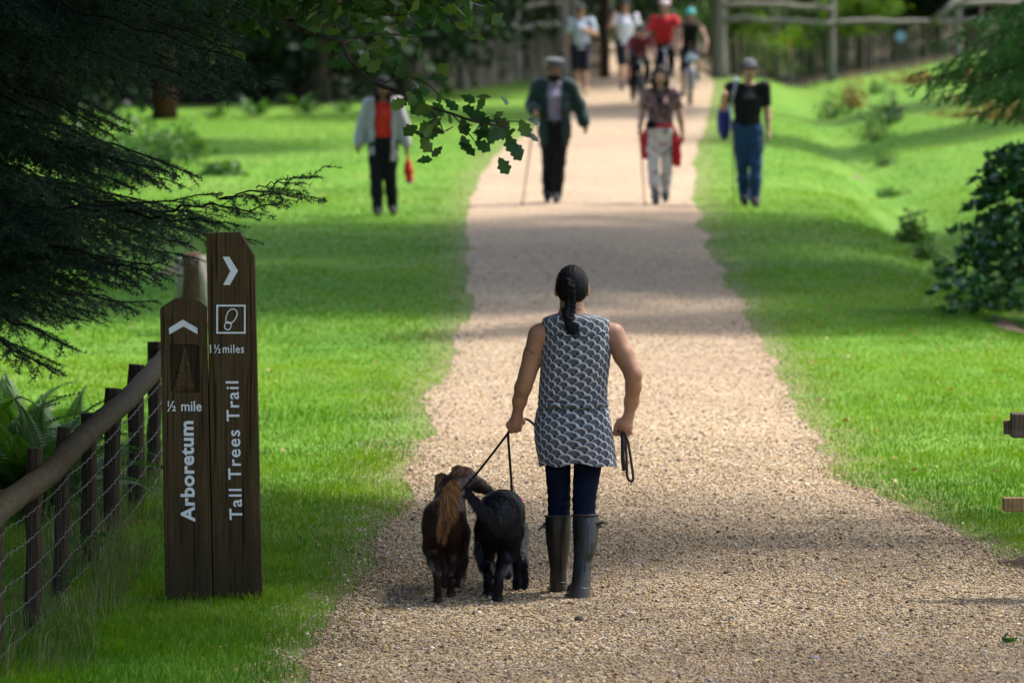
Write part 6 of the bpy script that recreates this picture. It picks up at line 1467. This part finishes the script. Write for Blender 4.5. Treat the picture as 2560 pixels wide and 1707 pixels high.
# --- brown setter
g_ = G(1112, 1508); dB = empty('dog', (g_.x, g_.y, 0), 'brown dog with a raised copper-feathered tail turning its head to the black dog', 'dog'); D = dogpt(dB)
gY = lambda px, py: G(px, py).y
S = Sdf(.035)
S.chain([D(1106, 1296, 27.98), D(1112, 1285, 28.25), D(1120, 1275, 28.50)], [.084, .082, .078]); S.ell(D(1106, 1288, 28.0), (.093, .10, .080))
S.chain([D(1100, 1312, 27.98), D(1112, 1300, 28.25), D(1124, 1295, 28.52)], [.066, .070, .084])
S.chain([D(1124, 1250, 28.55), D(1138, 1215, 28.62), D(1152, 1200, 28.68)], [.078, .062, .058])
S.ell(D(1160, 1195, 28.70), (.062, .062, .056)); S.chain([D(1172, 1200, 28.71), D(1196, 1212, 28.70), D(1221, 1225, 28.69)], [.045, .034, .024], .02); S.ell(D(1224, 1224, 28.69), (.012, .014, .011), .008)
# hind left: stifle forward, hock back
y1, y2 = gY(1095, 1512), gY(1125, 1497)
S.chain([D(1086, 1320, 27.97), D(1080, 1368, 28.08), D(1084, 1402, 28.02), D(1093, 1436, y1-.07)], [.060, .041, .027, .020]); S.chain([D(1093, 1436, y1-.07), D(1095, 1490, y1)], [.019, .018], .015); S.cone(D(1094, 1503, y1), D(1096, 1503, y1+.05), .024, .022, .015)
S.chain([D(1134, 1320, 28.0), D(1136, 1375, 28.10), D(1130, 1405, 28.08), D(1124, 1436, y2-.05)], [.058, .039, .026, .019]); S.chain([D(1124, 1436, y2-.05), D(1126, 1480, y2)], [.018, .017], .015); S.cone(D(1126, 1491, y2), D(1127, 1491, y2+.05), .023, .021, .015)
S.chain([D(1152, 1330, 28.52), D(1153, 1400, 28.50), D(1150, 1440, 28.50), D(1144, 1466, 28.42)], [.050, .032, .024, .022])
S.chain([D(1112, 1340, 28.50), D(1112, 1400, 28.50), D(1110, 1465, 28.46), D(1110, 1484, 28.44)], [.050, .030, .022, .023])
S.chain([D(1106, 1290, 27.90), D(1101, 1262, 27.80), D(1112, 1228, 27.76), D(1130, 1203, 27.80)], [.024, .016, .012, .007], .02)
Fd2, lo = S.grid(.007); Vb, Qb = surface_nets(Fd2, lo, .007); link('body', mesh('body', Vb, Qb, m_bbase, True), dB)
up = D(1100, 1300, 28)[2]
fur('coat', Vb, Qb, m_bfur, dB, 30000, .013, .0030, lambda P: np.stack([0*P[:, 0], -.55+0*P[:, 0], -1+0*P[:, 0]], 1), r_, .16, lambda P: np.where(P[:, 2] < .25, .9, 1.0))
plume('tail_feathers', [D(1106, 1290, 27.86), D(1101, 1262, 27.78), D(1110, 1230, 27.74), D(1130, 1203, 27.78)], [D(1108, 1368, 27.78), D(1124, 1325, 27.74), D(1148, 1290, 27.74), D(1152, 1228, 27.78)], 2600, m_copper, dB, .0024, r_, .005, .75)
plume('tail_feathers', [D(1104, 1275, 27.80), D(1101, 1250, 27.76), D(1112, 1222, 27.74)], [D(1096, 1362, 27.78), D(1100, 1318, 27.74), D(1128, 1290, 27.73)], 1200, m_copper, dB, .0024, r_, .005, .6)
for i, (c, rr_, e) in enumerate(((D(1146, 1190, 28.64), (.034, .024, .056), (1150, 1222)), (D(1106, 1208, 28.68), (.022, .018, .036), (1098, 1224)))):
    S = Sdf(.02); S.ell(c, rr_); o = S.build('ear', m_bbase, dB, .006)
    plume('ear_hair', [c+[-.03, -.02, .04], c+[0, -.025, .05], c+[.03, -.02, .03]], [c+[-.042, -.035, -.065], c+[.0, -.040, -.078], c+[.035, -.035, -.08]], 650, m_copper, o, .0022, r_, .004, .6)
plume('head_hair', [D(1128, 1180, 28.62), D(1150, 1168, 28.62), D(1176, 1172, 28.64)], [D(1118, 1204, 28.58), D(1140, 1196, 28.56), D(1168, 1196, 28.58)], 320, furmat('warm_brown_hair', [(0, (.035, .016, .010)), (1, (.11, .05, .025))]), dB, .0024, r_, .004, .6)
Sdf(.004).ell(D(1190, 1200, 28.672), (.008, .008, .008)).build('eye', m_eye, dB, .003)
def ring(c, rx, ry, rz_tilt, r, mat, name, parent, sq=(1, 1)):
    P = [Vector(tuple(c))+parent.location+Vector((math.cos(a)*rx, math.sin(a)*ry, math.cos(a)*rz_tilt)) for a in np.linspace(0, 2*math.pi, 25)]
    mb = MB(); mb.tube(P, r, 6, cap=False, sq=sq); return mb.build(name, mat, parent, True)
m_lead = simple('black_rope_lead', (.016, .015, .016), .7, .3, .4, 120, .5, .002); m_lead2 = simple('dark_brown_rope_lead', (.035, .024, .022), .7, .3, .4, 120, .5, .002)
ring(D(1134, 1232, 28.58), .074, .078, -.012, .008, m_lead, 'collar', dB)
# --- black setter
g_ = G(1240, 1506); dK = empty('dog', (g_.x, g_.y, 0), 'black long-haired dog with a pink collar on the inside of the pair, seen from behind', 'dog'); D = dogpt(dK)
S = Sdf(.035)
S.chain([D(1248, 1282, 27.98), D(1254, 1275, 28.25), D(1262, 1268, 28.52)], [.100, .094, .090]); S.ell(D(1250, 1280, 28.0), (.108, .10, .100))
S.chain([D(1246, 1308, 27.98), D(1256, 1300, 28.25), D(1264, 1292, 28.55)], [.084, .086, .096])
S.chain([D(1266, 1266, 28.6), D(1272, 1262, 28.72), D(1270, 1268, 28.88)], [.076, .056, .056]); S.ell(D(1268, 1276, 28.95), (.060, .070, .054)); S.chain([D(1266, 1270, 29.0), D(1258, 1282, 29.12)], [.040, .026], .02)
for s in (-1, 1): S.ell(D(1270+s*30, 1278, 28.93), (.020, .03, .045), .012)
y1, y2, y3 = gY(1220, 1497), gY(1243, 1511), gY(1300, 1482)
S.chain([D(1218, 1325, 28.0), D(1212, 1380, 28.12), D(1216, 1412, 28.12), D(1221, 1440, y1-.05)], [.064, .042, .029, .022]); S.chain([D(1221, 1440, y1-.05), D(1220, 1478, y1)], [.022, .021], .015); S.cone(D(1220, 1488, y1), D(1219, 1488, y1+.05), .026, .024, .015)
S.chain([D(1278, 1325, 28.0), D(1270, 1380, 28.06), D(1258, 1410, 28.0), D(1247, 1440, y2-.03)], [.064, .042, .028, .022]); S.chain([D(1247, 1440, y2-.03), D(1243, 1490, y2)], [.022, .022], .015); S.cone(D(1243, 1501, y2), D(1243, 1501, y2+.05), .027, .025, .015)
S.chain([D(1296, 1330, 28.5), D(1299, 1400, y3), D(1300, 1455, y3), D(1300, 1470, y3)], [.052, .034, .029, .030]); S.cone(D(1299, 1474, y3), D(1299, 1474, y3+.04), .029, .026, .015)
S.chain([D(1268, 1340, 28.5), D(1268, 1400, 28.55), D(1268, 1432, 28.46)], [.050, .032, .026])
S.chain([D(1243, 1306, 27.90), D(1222, 1280, 27.80), D(1192, 1250, 27.76), D(1168, 1222, 27.80)], [.024, .016, .011, .007], .02)
Fd2, lo = S.grid(.007); Vk, Qk = surface_nets(Fd2, lo, .007); link('body', mesh('body', Vk, Qk, m_kbase, True), dK)
def klen(P): return 1.0+.6*np.exp(-((P[:, 2]-.22)/.12)**2)
fur('coat', Vk, Qk, m_kfur, dK, 32000, .017, .0030, lambda P: np.stack([0*P[:, 0], -.45+0*P[:, 0], -1+0*P[:, 0]], 1), r_, .24, klen)
plume('tail_feathers', [D(1240, 1300, 27.84), D(1218, 1274, 27.78), D(1190, 1248, 27.74), D(1165, 1216, 27.78)], [D(1246, 1345, 27.84), D(1232, 1326, 27.78), D(1190, 1290, 27.74), D(1166, 1250, 27.78)], 1700, m_kfur, dK, .0024, r_, .005, .85)
plume('leg_feathers', [D(1300, 1400, y3-.03), D(1308, 1430, y3-.03), D(1308, 1462, y3-.03)], [D(1318, 1420, y3-.04), D(1319, 1450, y3-.04), D(1314, 1478, y3-.04)], 420, m_kfur, dK, .0024, r_, .006, .5)
plume('leg_feathers', [D(1196, 1350, 27.98), D(1200, 1375, 28.0), D(1208, 1410, 28.04)], [D(1188, 1372, 27.96), D(1192, 1400, 27.98), D(1202, 1435, 28.0)], 420, m_kfur, dK, .0024, r_, .006, .5)
ring(D(1270, 1246, 28.70), .070, .060, -.006, .014, simple('pink_collar', (.75, .12, .42), .6, .3, .15), 'collar', dK, (1, .5))
# --- leads
def lead(label, pts, r, mat, clip=None):
    P = catmull([W(*p) for p in pts], 8); root = empty('dog_lead', P[0], label, 'dog lead'); mb = MB(); mb.tube(P, r, 7); mb.build('rope', mat, root, True)
    for (c, q) in (clip or []):
        c = W(*c); n = 13; mb = MB(); mb.tube([c+Vector((math.cos(a)*q, 0, math.sin(a)*q*1.3)) for a in np.linspace(0, 2*math.pi, n)], q*.22, 5, cap=False); mb.build('ring', m_wire, root, True)
    return root
hY = WYC+.085
lead('black lead running taut from the left hand down to the brown dog', [(1284, 1068, hY), (1272, 1080, hY-.01), (1230, 1135, 28.35), (1196, 1178, 28.50), (1172, 1206, 28.53), (1152, 1226, 28.52)], .0062, m_lead, [((1176, 1200, 28.52), .010)])
lead('black lead hanging straight down from the left hand to the pink collar', [(1285, 1066, hY), (1271, 1082, hY-.01), (1273, 1130, 28.3), (1277, 1185, 28.5), (1279, 1214, 28.62), (1280, 1226, 28.64)], .0066, m_lead, [((1280, 1216, 28.62), .009), ((1283, 1228, 28.64), .008)])
cx_y = WYC+.235
lead('spare rope lead passed in front of the body and looped from the right hand', [(1286, 1064, hY), (1306, 1049, hY), (1322, 1050, WYC+.13), (1345, 1070, WYC+.19), (1390, 1110, cx_y), (1450, 1118, cx_y+.01), (1505, 1098, WYC+.19), (1532, 1082, WYC+.06), (1545, 1074, WYC+.025), (1556, 1078, WYC-.0),
      (1562, 1092, WYC-.030), (1566, 1140, WYC-.035), (1568, 1188, WYC-.03), (1575, 1201, WYC-.03), (1583, 1196, WYC-.03), (1579, 1160, WYC-.03), (1571, 1110, WYC-.03), (1564, 1088, WYC-.03), (1557, 1082, WYC-.01)], .0068, m_lead2, [((1574, 1207, WYC-.03), .008), ((1561, 1184, WYC-.035), .008)])
lead('short doubled end of dark rope hanging from the right hand beside the loop', [(1556, 1080, WYC-.01), (1557, 1100, WYC-.038), (1557, 1140, WYC-.042), (1560, 1176, WYC-.04)], .0105, m_lead)
